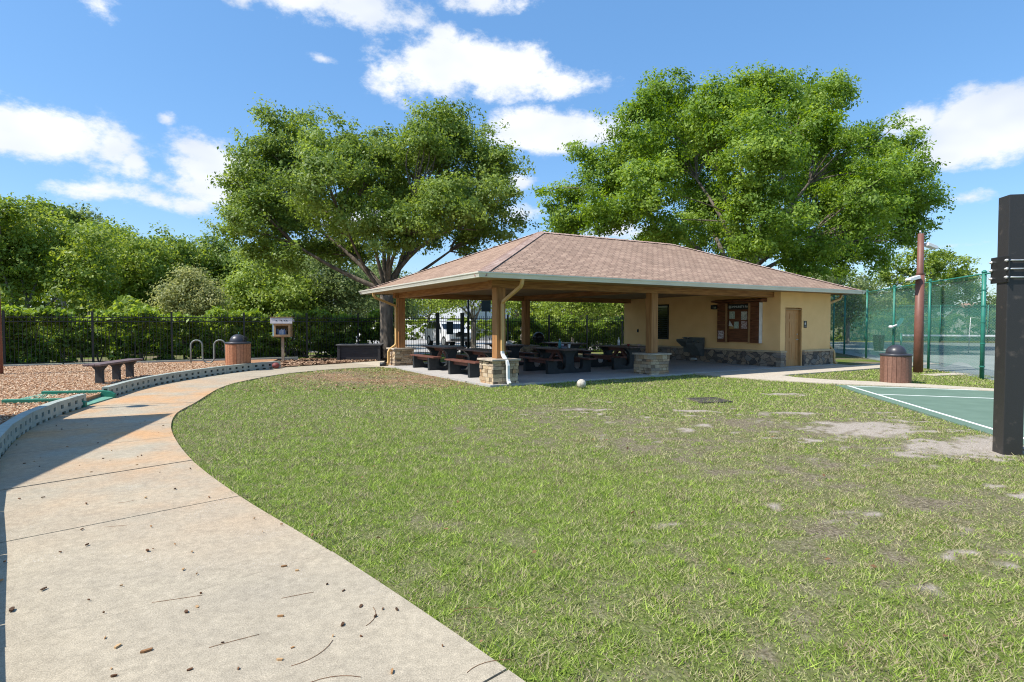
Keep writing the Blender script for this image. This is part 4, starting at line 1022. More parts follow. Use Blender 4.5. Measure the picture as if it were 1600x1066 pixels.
# little library
t = thing("book_box", "small wooden book exchange box on a post in front of the hedge", "book box", (-9.02,23.0,.02), .22)
ply = mat("ply_tan", (.45,.30,.15), (.36,.23,.11), 6, .7)
mb = MB(); mb.box(-.05,.05,-.05,.05,0,1.03); mb.build("post", mat("grey_post", (.34,.27,.19), (.26,.20,.14), 6, .8), t)
mb = MB(); mb.box(-.33,.33,-.24,.24,1.0,1.04); mb.box(-.29,.33,.22,.24,1.04,1.60); mb.box(.31,.33,-.24,.22,1.04,1.60); mb.build("cabinet", ply, t)
mb = MB(); mb.box(-.335,-.29,-.245,.24,1.04,1.60); mb.build("side_panel", mat("sky_blue_paint", (.36,.56,.66), (.3,.48,.58), 5, .6), t)
mb = MB(); mb.box(-.29,-.22,-.26,-.242,1.04,1.52); mb.box(.24,.31,-.26,-.242,1.04,1.52); mb.box(-.22,.24,-.26,-.242,1.04,1.10); mb.box(-.22,.24,-.26,-.242,1.45,1.52); d = mb.build("door_frame", ply, t)
mb = MB(); M = Matrix(((0,0,1,0),(1,0,0,0),(0,1,0,0),(0,0,0,1)))
mb.box(-.40,.40,-.34,-.30,1.53,1.72); mb.prism([(-.30,1.60),(-.30,1.76),(.30,1.66),(.30,1.60)], -.40, .40, M=M); rf = mb.build("roof", mat("white_board", (.70,.67,.66), (.58,.55,.54), 8, .7), t)
mb = MB(); mb.box(-.42,.42,-.36,.32,1.77,1.79); mb.build("roof_board", ply, rf)
mb = MB()
for x in (-.20,-.02,.10,.18): mb.box(x, x+.05, -.345,-.3401,1.625,1.655)
mb.build("dark_marking", black_plastic, rf)
rb = random.Random(3); x = -.20
for k in range(8):
    w = rb.uniform(.03,.055); h = rb.uniform(.22,.33); c = rb.choice([(.10,.16,.30),(.45,.5,.55),(.05,.09,.2),(.3,.36,.45),(.12,.12,.14)])
    mb = MB(); mb.box(x, x+w, -.18, .0, 1.041, 1.041+h); x += w+.002
    tag(mb.build("book", mat("book_cover%d" % k, c, None, 5, .6), loc=(-9.02,23.0,.02), rot=.22), "%s book in the wooden book box, %s from the left" % (("blue" if c[2] > c[0]*1.5 else "grey"), ("first","second","third","fourth","fifth","sixth","seventh","eighth")[k]), "book", "books in the book box")
# dark planter
t = thing("planter_box", "long dark plank raised planter under the oak tree", "planter", (-6.25,24.1,.0), .12)
pw = mat("dark_planks", (.045,.042,.045), (.028,.026,.028), 5, .7, .2, 40, stretch=(.5,5,8))
mb = MB()
for k in range(5):
    z = .02+k*.128
    for y0, y1 in ((-.45,-.40),(.40,.45)): mb.box(-.78,.78,y0,y1,z,z+.122)
    for x0, x1 in ((-.78,-.73),(.73,.78)): mb.box(x0,x1,-.40,.40,z,z+.122)
mb.build("planks", pw, t)
mb = MB()
for sx in (-.80,.80):
    for sy in (-.47,.47): mb.box(sx-.05, sx+.05, sy-.05, sy+.05, 0, .665)
mb.build("corner_post", pw, t)
mb = MB(); mb.box(-.90,.90,-.55,-.36,.666,.705); mb.box(-.90,.90,.36,.55,.666,.705); mb.box(-.90,-.72,-.36,.36,.666,.705); mb.box(.72,.90,-.36,.36,.666,.705); mb.build("rim", mat("grey_rim", (.13,.125,.125), (.09,.087,.087), 6, .6), t)
mb = MB(); mb.box(-.73,.73,-.40,.40,.4,.60); mb.build("soil", mat("dark_soil", (.05,.035,.025), (.03,.02,.015), 20, .95), t)
# ball on the grass
def make_ball():
    t = thing("white_ball", "scuffed white ball resting on the grass at the edge of the slab", "ball", (1.67,14.02,.112))
    me = bpy.data.meshes.new("ball"); bm = bmesh.new(); bmesh.ops.create_icosphere(bm, subdivisions=4, radius=.112); bm.to_mesh(me); bm.free()
    for p in me.polygons: p.use_smooth = True
    me.materials.append(mat("scuffed_white", (.60,.55,.46), (.47,.42,.34), 14, .6)); o = bpy.data.objects.new("cover", me); COL.objects.link(o); o.parent = t
    mb = MB()
    for ax in ((1,0,0),(0,1,.2),(.3,.2,1),(.6,-.6,.5)):
        ax = Vector(ax).normalized(); a = ax.orthogonal().normalized(); b = ax.cross(a)
        for h in (-.04,.04):
            rr = math.sqrt(.1125**2-h*h); mb.tube([tuple(ax*h+a*rr*math.cos(q)+b*rr*math.sin(q)) for q in np.linspace(0,2*math.pi,33)], .0017, 4, cap=False)
    mb.build("seam", mat("seam_grey", (.32,.27,.22), None, 5, .8), t)
make_ball()
# drain inlet in the lawn
t = thing("drain_grate", "dark rough drain grate set into the lawn", "drain", (3.98,11.78,0), .2)
mb = MB(); w, h = .30, .30
for a in ((-w-.03,w+.03,-h-.03,-h),(-w-.03,w+.03,h,h+.03),(-w-.03,-w,-h,h),(w,w+.03,-h,h)): mb.box(*a, -.05, .03)
mb.build("frame", mat("rusty_iron", (.15,.125,.10), (.07,.06,.05), 14, .9, .4, 40), t)
mb = MB()
for k in range(10): x = -w+.005+k*.0605; mb.box(x, x+.034, -h, h, -.02, .018)
for k in range(3): mb.box(-w, w, -.2+k*.19, -.18+k*.19, -.03, .012)
mb.build("bars", mat("iron_grate", (.085,.075,.065), (.05,.045,.04), 20, .85, .4, 60), t)
mb = MB(); mb.box(-w,w,-h,h,-.06,-.03); mb.build("pit", timber_dk, t)

# ================================================================== SPORT COURT POST
t = thing("basketball_post", "tall black square steel basketball post at the right edge of the lawn", "basketball hoop", (6.02,7.06,0), R(-10.5))
mb = MB(); s = .105; M0 = Matrix.Rotation(0, 4, 'Z')
mb.box(-s, s, -s, s, -.2, 3.10); pst = mb.build("post", mat("black_paint", (.028,.026,.025), (.075,.062,.053), 7, .42, .08, 70, spec=.5, lo=.30, hi=.40, detail=9), t, bevel=.006)
mb = MB(); mb.box(-s-.014,-s-.001,-.15,.20,2.06,2.38); mb.box(s+.001,s+.014,-.15,.20,2.06,2.38); br = mb.build("clamp_plate", black_metal, t, bevel=.004)
for z in (2.12,2.22,2.32):
    for y in (-.130,.165):
        mb = MB(); mb.tube([(-s-.05,y,z),(s+.05,y,z)], .010, 8); mb.tube([(-s-.035,y,z),(-s-.012,y,z)], .019, 6); mb.tube([(s+.012,y,z),(s+.035,y,z)], .019, 6)
        mb.build("bolt", mat("zinc", (.62,.62,.6), (.5,.5,.5), 9, .35, metal=.7), br)
mb = MB()
for z in (2.14,2.30): mb.bar((s+.012,0,z),(s+.85,.06,z+.72),.05,.09)
mb.build("arm", black_metal, t)
mb = MB(); mb.box(s+.85,s+.88,-.85,.95,2.62,3.75); bb = mb.build("backboard", mat("board_white", (.7,.7,.7), (.66,.66,.66), 4, .4), t)
mb = MB(); mb.tube([(s+1.16+.23*math.cos(a), .05+.23*math.sin(a), 3.02) for a in np.linspace(0,2*math.pi,25)], .010, 8, cap=False); mb.bar((s+.88,.05,3.02),(s+.94,.05,3.02),.12,.02); mb.build("rim", mat("orange_paint", (.55,.14,.03), None, 4, .5), t)

# ================================================================== TENNIS FENCE
tfa = math.atan2(TFU.y, TFU.x)
tfence = thing("court_fence", "tall green chain link fence with mesh windscreen around the tennis court", "fence", (TF0.x, TF0.y, 0), tfa)
def mesh_mat(name, col, a, diamond, lw=.06):
    m, nt, N, L, P = new_mat(name); P.inputs['Base Color'].default_value = (*col, 1); P.inputs['Roughness'].default_value = .6
    tr = N.new("ShaderNodeBsdfTransparent"); mx = N.new("ShaderNodeMixShader"); tc = N.new("ShaderNodeTexCoord"); sp = N.new("ShaderNodeSeparateXYZ"); L.new(tc.outputs['Object'], sp.inputs[0])
    def mth(op, x, y=None):
        n = N.new("ShaderNodeMath"); n.operation = op
        for i, q in enumerate((x, y)):
            if q is None: continue
            if isinstance(q, (int, float)): n.inputs[i].default_value = q
            else: L.new(q, n.inputs[i])
        return n.outputs[0]
    s1 = mth('FRACT', mth('MULTIPLY', mth('ADD', sp.outputs[0], sp.outputs[2]), diamond)); s2 = mth('FRACT', mth('MULTIPLY', mth('SUBTRACT', sp.outputs[0], sp.outputs[2]), diamond))
    lines = mth('MAXIMUM', mth('LESS_THAN', s1, lw), mth('LESS_THAN', s2, lw))
    fac = mth('MAXIMUM', lines, a) if a else lines
    L.new(fac, mx.inputs[0]); L.new(tr.outputs[0], mx.inputs[1]); L.new(P.outputs[0], mx.inputs[2]); L.new(mx.outputs[0], N["Material Output"].inputs[0])
    return m
link_m = mesh_mat("chain_link", (.26,.34,.32), 0, 13, .07)
screen_m = mesh_mat("windscreen", (.015,.21,.125), .17, 13)
screen2_m = mesh_mat("far_windscreen", (.03,.17,.125), .55, 11)
tposts = [-6.7,-3.3,0,3.50,6.72,9.95,13.3,15.3,18.7,22,25.3]
for s in tposts:
    mb = MB(); r = .055 if s in (0,) else .04
    mb.tube([(s,0,0),(s,0,2.98)], r, 10); mb.lathe([(r+.01,2.98),(r+.012,3.02),(.02,3.06),(.001,3.06)], 10, c=(s,0,0))
    if s == 0:
        for z in (.35,1.0,1.6,2.05,2.5): mb.lathe([(r+.008,z-.02),(r+.012,z),(r+.008,z+.02)], 10, c=(s,0,0), cap=False)
    mb.build("fence_post", green_metal, tfence)
mb = MB(); mb.tube([(-7,0,2.95),(25.3,0,2.95)], .022, 8); mb.build("top_rail", green_metal, tfence)
mb = MB(); b = 0; mb.v = [(-7,-.045,.05),(25.3,-.045,.05),(25.3,-.045,2.95),(-7,-.045,2.95)]; mb.face((0,1,2,3)); mb.build("chain_link", link_m, tfence)
mb = MB(); nx = 60
for i in range(nx+1):
    s = .1+(25.2-.1)*i/nx; w = .015*math.sin(i*1.7)
    mb.v += [(s,-.075+w,.16+.10*math.sin(i*.9)*(1 if i < 10 else .3)+(.25*max(0,1-abs(s-1.7)/1.2))),(s,-.075,2.92)]
for i in range(nx): mb.face((2*i,2*i+2,2*i+3,2*i+1), 0, .5, True)
mb.build("windscreen", screen_m, tfence)
# far side of the court
ff = thing("far_court_fence", "far green windscreen fence on the opposite side of the tennis court", "fence", (20.5,49.0,0), -.10)
for k in range(14):
    mb = MB(); mb.tube([(k*3.6,0,0),(k*3.6,0,3.02)], .04, 8); mb.build("fence_post", green_metal, ff)
mb = MB(); mb.v = [(7.2,.05,.1),(46.8,.05,.1),(46.8,.05,2.95),(7.2,.05,2.95)]; mb.face((0,1,2,3)); mb.build("windscreen", screen2_m, ff)
mb = MB(); mb.tube([(0,0,3.0),(46.8,0,3.0)], .025, 6); mb.build("top_rail", green_metal, ff)
net = thing("tennis_net", "dark tennis net with white top band across the court", "net", (19.3,28.9,0), -.26)
mb = MB(); mb.box(0,11,-.012,.012,.92,1.0); mb.build("net_band", white_ds, net)
mb = MB(); mb.v = [(0,0,.05),(11,0,.05),(11,0,.92),(0,0,.92)]; mb.face((0,1,2,3)); mb.build("net_mesh", mesh_mat("net_mesh_m", (.02,.025,.025), 0.25, 20), net)
for x in (-.05,11.05):
    mb = MB(); mb.tube([(x,0,0),(x,0,1.07)], .045, 8); mb.build("net_post", green_metal, net)
x, z = W(1523,509,30); t = thing("rebound_frame", "thin white pipe frame standing on the tennis court", "frame", (x,30,0), -.3)
mb = MB(); mb.tube([(-.25,0,0),(-.18,0,1.85),(.35,0,1.80),(.30,0,0)], .022, 6); mb.build("pipe", white_ds, t)
p = tf(6.72,-.06); t = thing("racket_rack", "white clip with a teal paddle hung on the tall green fence post", "paddle", (p[0]-.06,p[1]-.12,0), -.2)
mb = MB(); mb.lathe([(.001,-.06),(.07,-.05),(.085,0),(.07,.05),(.001,.06)], 12, c=(-.05,0,1.42)); mb.tube([(-.02,0,1.42),(.16,0,1.50)], .035, 8); mb.build("clip", white_ds, t)
mb = MB(); mb.prism([(.12,1.44),(.20,1.42),(.36,1.62),(.40,1.76),(.30,1.78),(.18,1.62)], -.015, .015, M=Matrix(((1,0,0,0),(0,0,1,0),(0,1,0,0),(0,0,0,1)))); mb.build("paddle_blade", mat("teal_paint", (.10,.36,.32), None, 5, .5), t)
x, z = W(1373,538,33); t = thing("court_bin", "dark green bin standing on the tennis court near the fence", "bin", (x,33,0))
mb = MB(); mb.lathe([(.001,0),(.24,0),(.29,.85),(.31,.86),(.31,.9),(.27,.9),(.24,.1)], 16); mb.build("body", mat("bin_green", (.015,.06,.05), None, 5, .5), t)
# light pole
t = thing("light_pole", "rusty brown steel pole carrying two small floodlights beside the tennis fence", "light pole", (12.96,18.62,0), .1)
mb = MB(); mb.tube([(0,0,-.1),(0,0,3.12)], [.138,.120], 20); pl = mb.build("lower_pole", rust_pole, t)
mb = MB(); mb.tube([(0,0,3.10),(0,0,3.18),(0,0,4.40)], [.126,.095,.085], 18); mb.build("upper_pole", rust_pole, t)
mb = MB(); mb.tube([(-.03,0,4.40),(-.02,0,4.50)], .03, 6); mb.build("pole_tip", galv, t)
def flood(p, q, ang):
    mb = MB(); mb.tube([p, q], .018, 6); a = mb.build("bracket", galv, t)
    mb = MB(); M = Matrix.Translation(q) @ Matrix.Rotation(ang, 4, 'Y'); mb.prism([(-.05,-.05),(.30,-.035),(.32,.02),(.26,.06),(-.05,.06)], -.11, .11, M=M @ Matrix(((1,0,0,0),(0,0,1,0),(0,1,0,0),(0,0,0,1)))); mb.build("floodlight", white_ds, a, bevel=.01)
flood((.08,0,4.08),(.22,0,4.05),.35); flood((-.10,-.05,2.98),(-.16,-.05,3.02),math.pi-.25)
mb = MB(); mb.box(-.24,.24,-.16,.16,0,.018); tag(mb.build("stepping_slab", MATS['walk_concrete'], loc=(13.25,17.75,.0), rot=.3), "pale concrete patch in the grass at the foot of the brown pole", "slab")
bpy.data.objects["stepping_slab"].scale = (3.2, 1.6, 1)

# ================================================================== PLAYGROUND SHADE (its post stands at the left edge of the photo, its shadow lies on the path)
sh = thing("shade_canopy", "brown post of a playground shade canopy at the left edge of the picture", "canopy", (0,0,0))
H = 4.3; dx, dy = .92*H/math.tan(SUN_EL), .39*H/math.tan(SUN_EL)
c0 = Vector((-5.84-dx, 10.02-dy)); c1 = Vector((-3.85-dx, 2.0-dy)); e = Vector((-.92,-.40))
quad = [c0, c1, c1+e*5.0, c0+e*5.0]
mb = MB(); k = 0; n = 12
for lvl in (0, .03):
    for i in range(n+1):
        for j in range(n+1):
            a, b = i/n, j/n; p = (quad[0]*(1-a)+quad[1]*a)*(1-b) + (quad[3]*(1-a)+quad[2]*a)*b
            mb.v.append((p.x, p.y, H + lvl + .9*math.sin(math.pi*b)*1.0))
m1 = (n+1)*(n+1)
for i in range(n):
    for j in range(n):
        q = i*(n+1)+j; mb.face((q,q+1,q+n+2,q+n+1),0,.5,True); mb.face((m1+q,m1+q+n+1,m1+q+n+2,m1+q+1),0,.5,True)
mb.build("canopy_fabric", mat("canopy_cloth", (.04,.13,.10), None, 5, .8), sh)
for p in quad:
    q = p + (sum(quad, Vector((0,0)))/4-p)*.03
    mb = MB(); mb.tube([(q.x,q.y,-.1),(q.x,q.y,H)], .06, 12); mb.build("canopy_post", rust_pole, sh)
sh['label'] = "large playground shade canopy on brown posts left of the path"
t = thing("playground_post", "brown round post on the wood chips at the left edge of the photo", "post", (-14.40,16.4,.1))
mb = MB(); mb.tube([(0,0,-.1),(-.06,0,4.1)], .085, 14); mb.lathe([(.095,4.1),(.095,4.14),(.001,4.17)], 14, c=(-.06,0,0)); mb.build("pole", rust_pole, t)

hp = 3.75; hx, hy = -6.7-.92*hp/math.tan(SUN_EL), 11.02-.39*hp/math.tan(SUN_EL)  # pole added out of view so that its shadow falls on the path
t = thing("shadow_pole", "slim round headed pole added unseen left of the picture to shadow the path", "lamp", (hx, hy, .0))
mb = MB(); mb.tube([(0,0,0),(0,0,3.2)], .03, 8); mb.build("pole", black_metal, t)
mb = MB(); mb.lathe([(.001,3.2),(.05,3.22),(.17,3.3),(.17,3.36),(.06,3.44),(.03,3.5),(.02,3.75),(.001,3.76)], 14); mb.build("pole_head", black_metal, t)
# ================================================================== VEGETATION
def leaf_quads(P, size, rng, upb=.35, aspect=.55, out=None):
    n = len(P)
    a = rng.normal(size=(n,3)); a /= np.linalg.norm(a, axis=1)[:,None]
    nrm = rng.normal(size=(n,3)); nrm[:,2] += upb*2
    if out is not None: nrm += out*1.3
    nrm /= np.linalg.norm(nrm, axis=1)[:,None]
    a = a - nrm*(a*nrm).sum(1)[:,None]; a /= np.linalg.norm(a, axis=1)[:,None]
    b = np.cross(nrm, a); L = (size*rng.uniform(.5,1.55,n))[:,None]; w = L*aspect
    V = np.stack([P-a*L/2, P+b*w/2-a*L*.05+nrm*L*.06, P+a*L/2, P-b*w/2-a*L*.05+nrm*L*.06], 1).reshape(-1,3)
    return V, np.arange(4*n).reshape(-1,4)
def crown_points(blobs, rng, n_clump, leaves, tw_r, clump_r):
    """blobs: ellipsoids (cx,cy,cz,rx,ry,rz); clumps sit in their outer part, twigs in clumps, leaves round twigs"""
    B = np.array(blobs); vol = B[:,3]*B[:,4]*B[:,5]; idx = rng.choice(len(B), n_clump, p=vol**.75/np.sum(vol**.75))
    d = rng.normal(size=(n_clump,3)); d /= np.linalg.norm(d, axis=1)[:,None]; rad = rng.uniform(.22,1.03,n_clump)**.6
    C = B[idx,:3] + d*rad[:,None]*B[idx,3:]*.92
    ntw = 11; T = np.repeat(C, ntw, 0) + rng.normal(size=(n_clump*ntw,3))*np.array([clump_r,clump_r,clump_r*.55])
    nl = max(1, leaves//(n_clump*ntw)); Pp = np.repeat(T, nl, 0) + rng.normal(size=(len(T)*nl,3))*np.array([tw_r,tw_r,tw_r*.7])
    cr = np.repeat(rng.random(n_clump), ntw*nl)
    O = Pp-np.repeat(C, ntw*nl, 0); O /= np.linalg.norm(O, axis=1)[:,None]+1e-6
    O = O*.6 + np.repeat(d, ntw*nl, 0)*.6
    return C, Pp, cr, O
def limb(mb, p, q, r0, r1, rng, sag=.0, n=6):
    p, q = np.array(p, float), np.array(q, float); L = np.linalg.norm(q-p); pts = []; off = rng.normal(size=3)*L*.06
    for i in range(n+1):
        t = i/n; b = math.sin(math.pi*t); pts.append(tuple(p+(q-p)*t + off*b + np.array([0,0,sag*L*b])))
    mb.tube(pts, [r0+(r1-r0)*(i/n) for i in range(n+1)], 7, cap=False); return pts
def tree(name, label, cat, base, fork_z, blobs, n_clump, leaves, leaf, lm, seed, r0=.3, bm=None, nlimb=8, tw_r=.22, clump_r=.45, group=None, trunk_lean=(0,0), upb=.35, sub=True):
    rng = np.random.default_rng(seed)
    t = thing(name, label, cat, (base[0], base[1], base[2] if len(base) > 2 else 0), 0, group)
    bl = [(b[0]-base[0], b[1]-base[1], b[2], b[3], b[4], b[5]) for b in blobs]
    C, P, cr, O = crown_points(bl, rng, n_clump, leaves, tw_r, clump_r)
    V, F = leaf_quads(P, leaf, rng, upb, out=O)
    r = np.clip(.42*rng.random(len(F)) + .6*cr + rng.normal(size=len(F))*.08, 0, 1)
    npmesh("crown", V, F, lm, r, t)
    mb = MB(); fork = np.array([trunk_lean[0], trunk_lean[1], fork_z])
    pts = [(fork[0]*s**1.3, fork[1]*s**1.3, fork_z*s) for s in (-.05,0,.04,.15,.35,.6,.85,1)]
    mb.tube(pts, [r0*1.45,r0*1.35,r0*1.2,r0*1.02,r0*.95,r0*.92,r0*.98,r0*.9], 12)
    # limbs to clusters of clumps
    k = nlimb; cen = C[rng.choice(len(C), k, replace=False)]
    for _ in range(6):
        lab = np.argmin(((C[:,None]-cen[None])**2).sum(-1), 1)
        for j in range(k):
            if np.any(lab == j): cen[j] = C[lab == j].mean(0)
    for j in range(k):
        st = fork + rng.normal(size=3)*r0*.25 - np.array([0,0,r0*.5*rng.random()])
        lp = limb(mb, st, st+(cen[j]-st)*.82, r0*rng.uniform(.24,.42), r0*.12, rng, .06, 8)
        if sub:
            m = C[lab == j]; m = m[rng.choice(len(m), min(len(m), 9), replace=False)]
            for c in m:
                d = [np.linalg.norm(np.array(q)-c) for q in lp]; i = max(2, int(np.argmin(d))-1)
                limb(mb, lp[i], c, r0*.13, .012, rng, .04, 4)
    mb.build("trunk", bm or bark, t)
    return t
def blobs_from(Y, circ, seed, dep=.85, sq=1.0):
    """round crown masses: (u, v, radius) seen at distance Y become ellipsoids spread over the crown's own depth"""
    rng = random.Random(seed); k = Y/FPX; out = []
    us = [c[0] for c in circ]; cu = (min(us)+max(us))/2; R_ = (max(us)-min(us))/2*k+1e-6
    for c in circ:
        u, v, r = c[:3]
        x, z = W(u, v, Y); rr = r*k; lat = (u-cu)*k
        ch = math.sqrt(max(.1, R_*R_*1.1-lat*lat))*dep
        y = Y + (c[3]*ch if len(c) > 3 else rng.uniform(-.6,.6)*ch)
        f = y/Y; x, z = W(u, v, y)
        out.append((x, y, z, rr*f, rr*1.05*f, rr*f*sq))
    return out
oak = leaf_mat("oak_leaf", (.085,.137,.026), (.185,.268,.053), (.33,.42,.115))
oak2 = leaf_mat("oak_leaf_fresh", (.088,.155,.022), (.185,.295,.04), (.33,.44,.085))
mid = leaf_mat("wood_leaf", (.10,.158,.027), (.215,.30,.05), (.37,.44,.105))
fresh = leaf_mat("fresh_leaf", (.15,.22,.04), (.27,.36,.07), (.40,.48,.13))
grey = leaf_mat("grey_leaf", (.12,.165,.06), (.21,.27,.10), (.32,.38,.16))
pale = leaf_mat("pale_leaf", (.20,.23,.08), (.31,.335,.13), (.42,.43,.2))
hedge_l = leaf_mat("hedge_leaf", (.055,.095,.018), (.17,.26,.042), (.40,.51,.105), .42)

lawn_weeds()
# the big oak left of the shelter
c1 = [(455,225,62,.3),(520,220,52,-.2),(415,250,40,.1),(395,300,45,-.3),(440,300,70,.5),(400,345,46,-.5),(385,325,34,.2),(510,300,78,-.6),(590,275,70,.1),(560,240,40,-.4),(650,290,66,.5),(690,215,55,0),(702,192,36,.2),(655,225,36,-.3),(750,250,52,.3),(785,262,30,0),(762,320,50,-.3),(700,320,60,-.6),(610,350,52,-.5),(540,370,48,.3),(455,375,48,.1),(420,400,38,-.3),(790,352,30,.1),(740,370,34,.5),(455,410,26,-.4),(660,365,34,.6),(375,370,26,0)]
tree("oak_tree", "big dark green oak with fanned grey limbs left of the shelter roof", "tree", (-5.42,25.3,0), 2.9, blobs_from(25.3, c1, 3), 620, 180000, .125, oak, 41, .30, bark, 15, .15, .29)
# the bigger oak behind the shelter
c2 = [(1035,160,46,.2),(1000,205,52,-.2),(1040,225,60,.4),(1130,185,62,-.3),(1170,160,46,.1),(1225,150,46,0),(1292,150,40,.2),(1250,200,64,.5),(1290,215,44,-.3),(1180,240,76,-.6),(1090,270,66,.6),(1010,290,56,-.5),(945,275,46,.1),(960,320,50,-.6),(905,325,40,.1),(872,345,32,.2),(920,235,26,0),(1330,245,44,-.2),(1385,230,46,.3),(1410,265,36,-.2),(1400,310,50,.4),(1440,322,34,0),(1350,310,60,-.6),(1270,310,76,.6),(1190,340,68,-.6),(1110,345,56,.4),(1050,350,44,-.4),(1340,370,46,.4),(1260,385,50,-.4),(1410,355,30,.2),(1160,390,40,.5),(1360,410,28,0),(850,300,20,0),(1300,405,34,.3),(1020,380,26,.4)]
tree("oak_tree", "largest bright green oak rising behind the right half of the shelter roof", "tree", (12.6,32.5,0), 3.6, blobs_from(32.5, c2, 7), 960, 300000, .15, oak2, 42, .42, bark, 16, .18, .36)
# woodland beyond the fence
def wtree(label, Y, circ, lm, seed, clumps=150, leaves=24000, leaf=.18, r0=.2, name="woodland_tree", group="trees beyond the iron fence", bm=None, **k):
    bl = blobs_from(Y, circ, seed, .7); us = [c[0] for c in circ]; x = W((min(us)+max(us))/2, 500, Y)[0]
    top = max(b[2]+b[5] for b in bl); lo_ = min(b[2]-b[5] for b in bl)
    return tree(name, label, "tree", (x, Y, 0), max(.8, min(lo_+.6, top*.35)), bl, clumps, leaves, leaf, lm, seed, r0, bm or bark_l, 7, k.get('tw', .2), k.get('cl', .42), group, sub=k.get('sub', True))
wtree("tall mid green tree at the far left behind the hedge", 31, [(-40,360,80),(30,372,60),(20,345,36),(80,395,62),(120,440,52),(40,450,60),(-50,450,70),(150,385,40),(-60,330,50)], mid, 51, 260, 46000, .17, .26)
wtree("broad yellow green tree sloping down right of the far left tree", 36, [(170,385,48),(215,400,44),(150,420,50),(200,450,56),(240,430,40),(130,385,34),(250,470,36)], fresh, 52, 220, 34000, .18)
wtree("rounded dark green tree in the middle of the left woodland", 39, [(265,400,40),(300,420,36),(260,440,44),(320,450,36),(235,420,30)], mid, 53, 160, 24000, .19)
wtree("dark green round topped tree left of the big oak", 41, [(335,405,36),(365,420,32),(335,445,38),(390,440,30),(310,430,26)], oak, 54, 150, 22000, .2)
wtree("pale feathery bush like tree with yellowish twigs above the hedge", 29, [(300,450,26),(285,470,30),(320,470,28),(300,435,14)], pale, 55, 110, 14000, .12, .08, tw=.16, cl=.28)
wtree("light green low tree left of the book box", 33, [(410,440,34),(440,450,34),(390,465,34),(430,475,34),(465,470,30)], fresh, 56, 150, 22000, .17, .14)
wtree("grey green airy tree under the left side of the big oak", 35, [(500,430,40),(540,440,40),(480,465,40),(530,475,40),(570,460,34),(510,400,26)], grey, 57, 170, 24000, .16, .16)
wtree("grey green tree behind the oak trunk", 40, [(590,445,36),(620,455,30),(570,480,34),(630,480,26)], grey, 58, 110, 14000, .18, .14)
wtree("tall dark tree standing behind the first row of woodland at left", 52, [(60,375,44),(140,372,36),(0,380,40),(200,392,34),(100,410,60)], oak, 59, 160, 20000, .26)
wtree("dark far tree behind the dip in the left treeline", 54, [(250,420,44),(370,420,40),(420,420,40),(310,440,50),(470,430,44)], oak, 60, 160, 20000, .26)
wtree("sparse dark pine top poking above the left treeline", 44, [(66,328,11),(78,322,8),(92,336,11),(106,338,9),(56,330,8),(122,346,8)], oak, 61, 34, 2600, .26, .12, tw=.2, cl=.35)
wtree("thin bare topped tree poking above the left treeline", 44, [(128,330,9),(140,338,10),(150,345,8)], grey, 62, 16, 420, .2, .08, tw=.25, cl=.3)
# small trees by the car park, seen under the roof
wtree("leafy car park tree left of the white car", 44, [(650,462,18),(680,470,20),(640,480,16),(700,462,20),(690,445,26)], fresh, 63, 70, 8000, .16, .10)
wtree("multi stem crape myrtle with grey trunks beside the gate", 33.5, [(720,455,24),(760,452,26),(700,465,18),(780,465,18),(740,440,26)], fresh, 64, 70, 7000, .14, .16)
wtree("small green tree behind the rear shelter post", 42, [(800,470,18),(830,478,16),(780,460,20),(850,462,22)], mid, 65, 70, 8000, .16, .10)
wtree("spreading green tree in front of the white far house", 40, [(880,472,22),(910,470,20),(860,480,16),(930,478,18),(900,455,26)], fresh, 66, 90, 10000, .15, .12)
wtree("rightmost small green tree seen under the shelter roof", 42, [(960,474,20),(985,480,18),(940,482,14),(970,460,24),(1010,465,24)], mid, 67, 80, 9000, .16, .12)
# right side
wtree("pale scrubby tree with bare twigs right of the shelter roof", 44, [(1300,455,34),(1340,445,30),(1320,480,34),(1370,470,26),(1290,430,24),(1280,480,30)], grey, 68, 110, 11000, .2, .14, group="trees around the tennis court")
wtree("clipped cloud shaped tree behind the tennis court", 56, [(1395,432,24),(1430,412,26),(1470,405,24),(1505,425,24),(1440,440,34),(1410,465,34),(1480,455,36),(1525,462,26),(1380,485,34),(1545,490,26),(1450,490,40)], mid, 69, 190, 26000, .24, .25, group="trees around the tennis court")
wtree("low dark tree at the right end of the tennis court hedge", 62, [(1560,490,22),(1600,482,26),(1650,478,34),(1700,470,40)], oak, 70, 90, 11000, .3, .2, group="trees around the tennis court")
wtree("olive tree between the shelter and the cloud shaped tree", 60, [(1350,470,34),(1300,470,40),(1250,450,50),(1390,490,30)], fresh, 71, 110, 12000, .3, .2, group="trees around the tennis court")

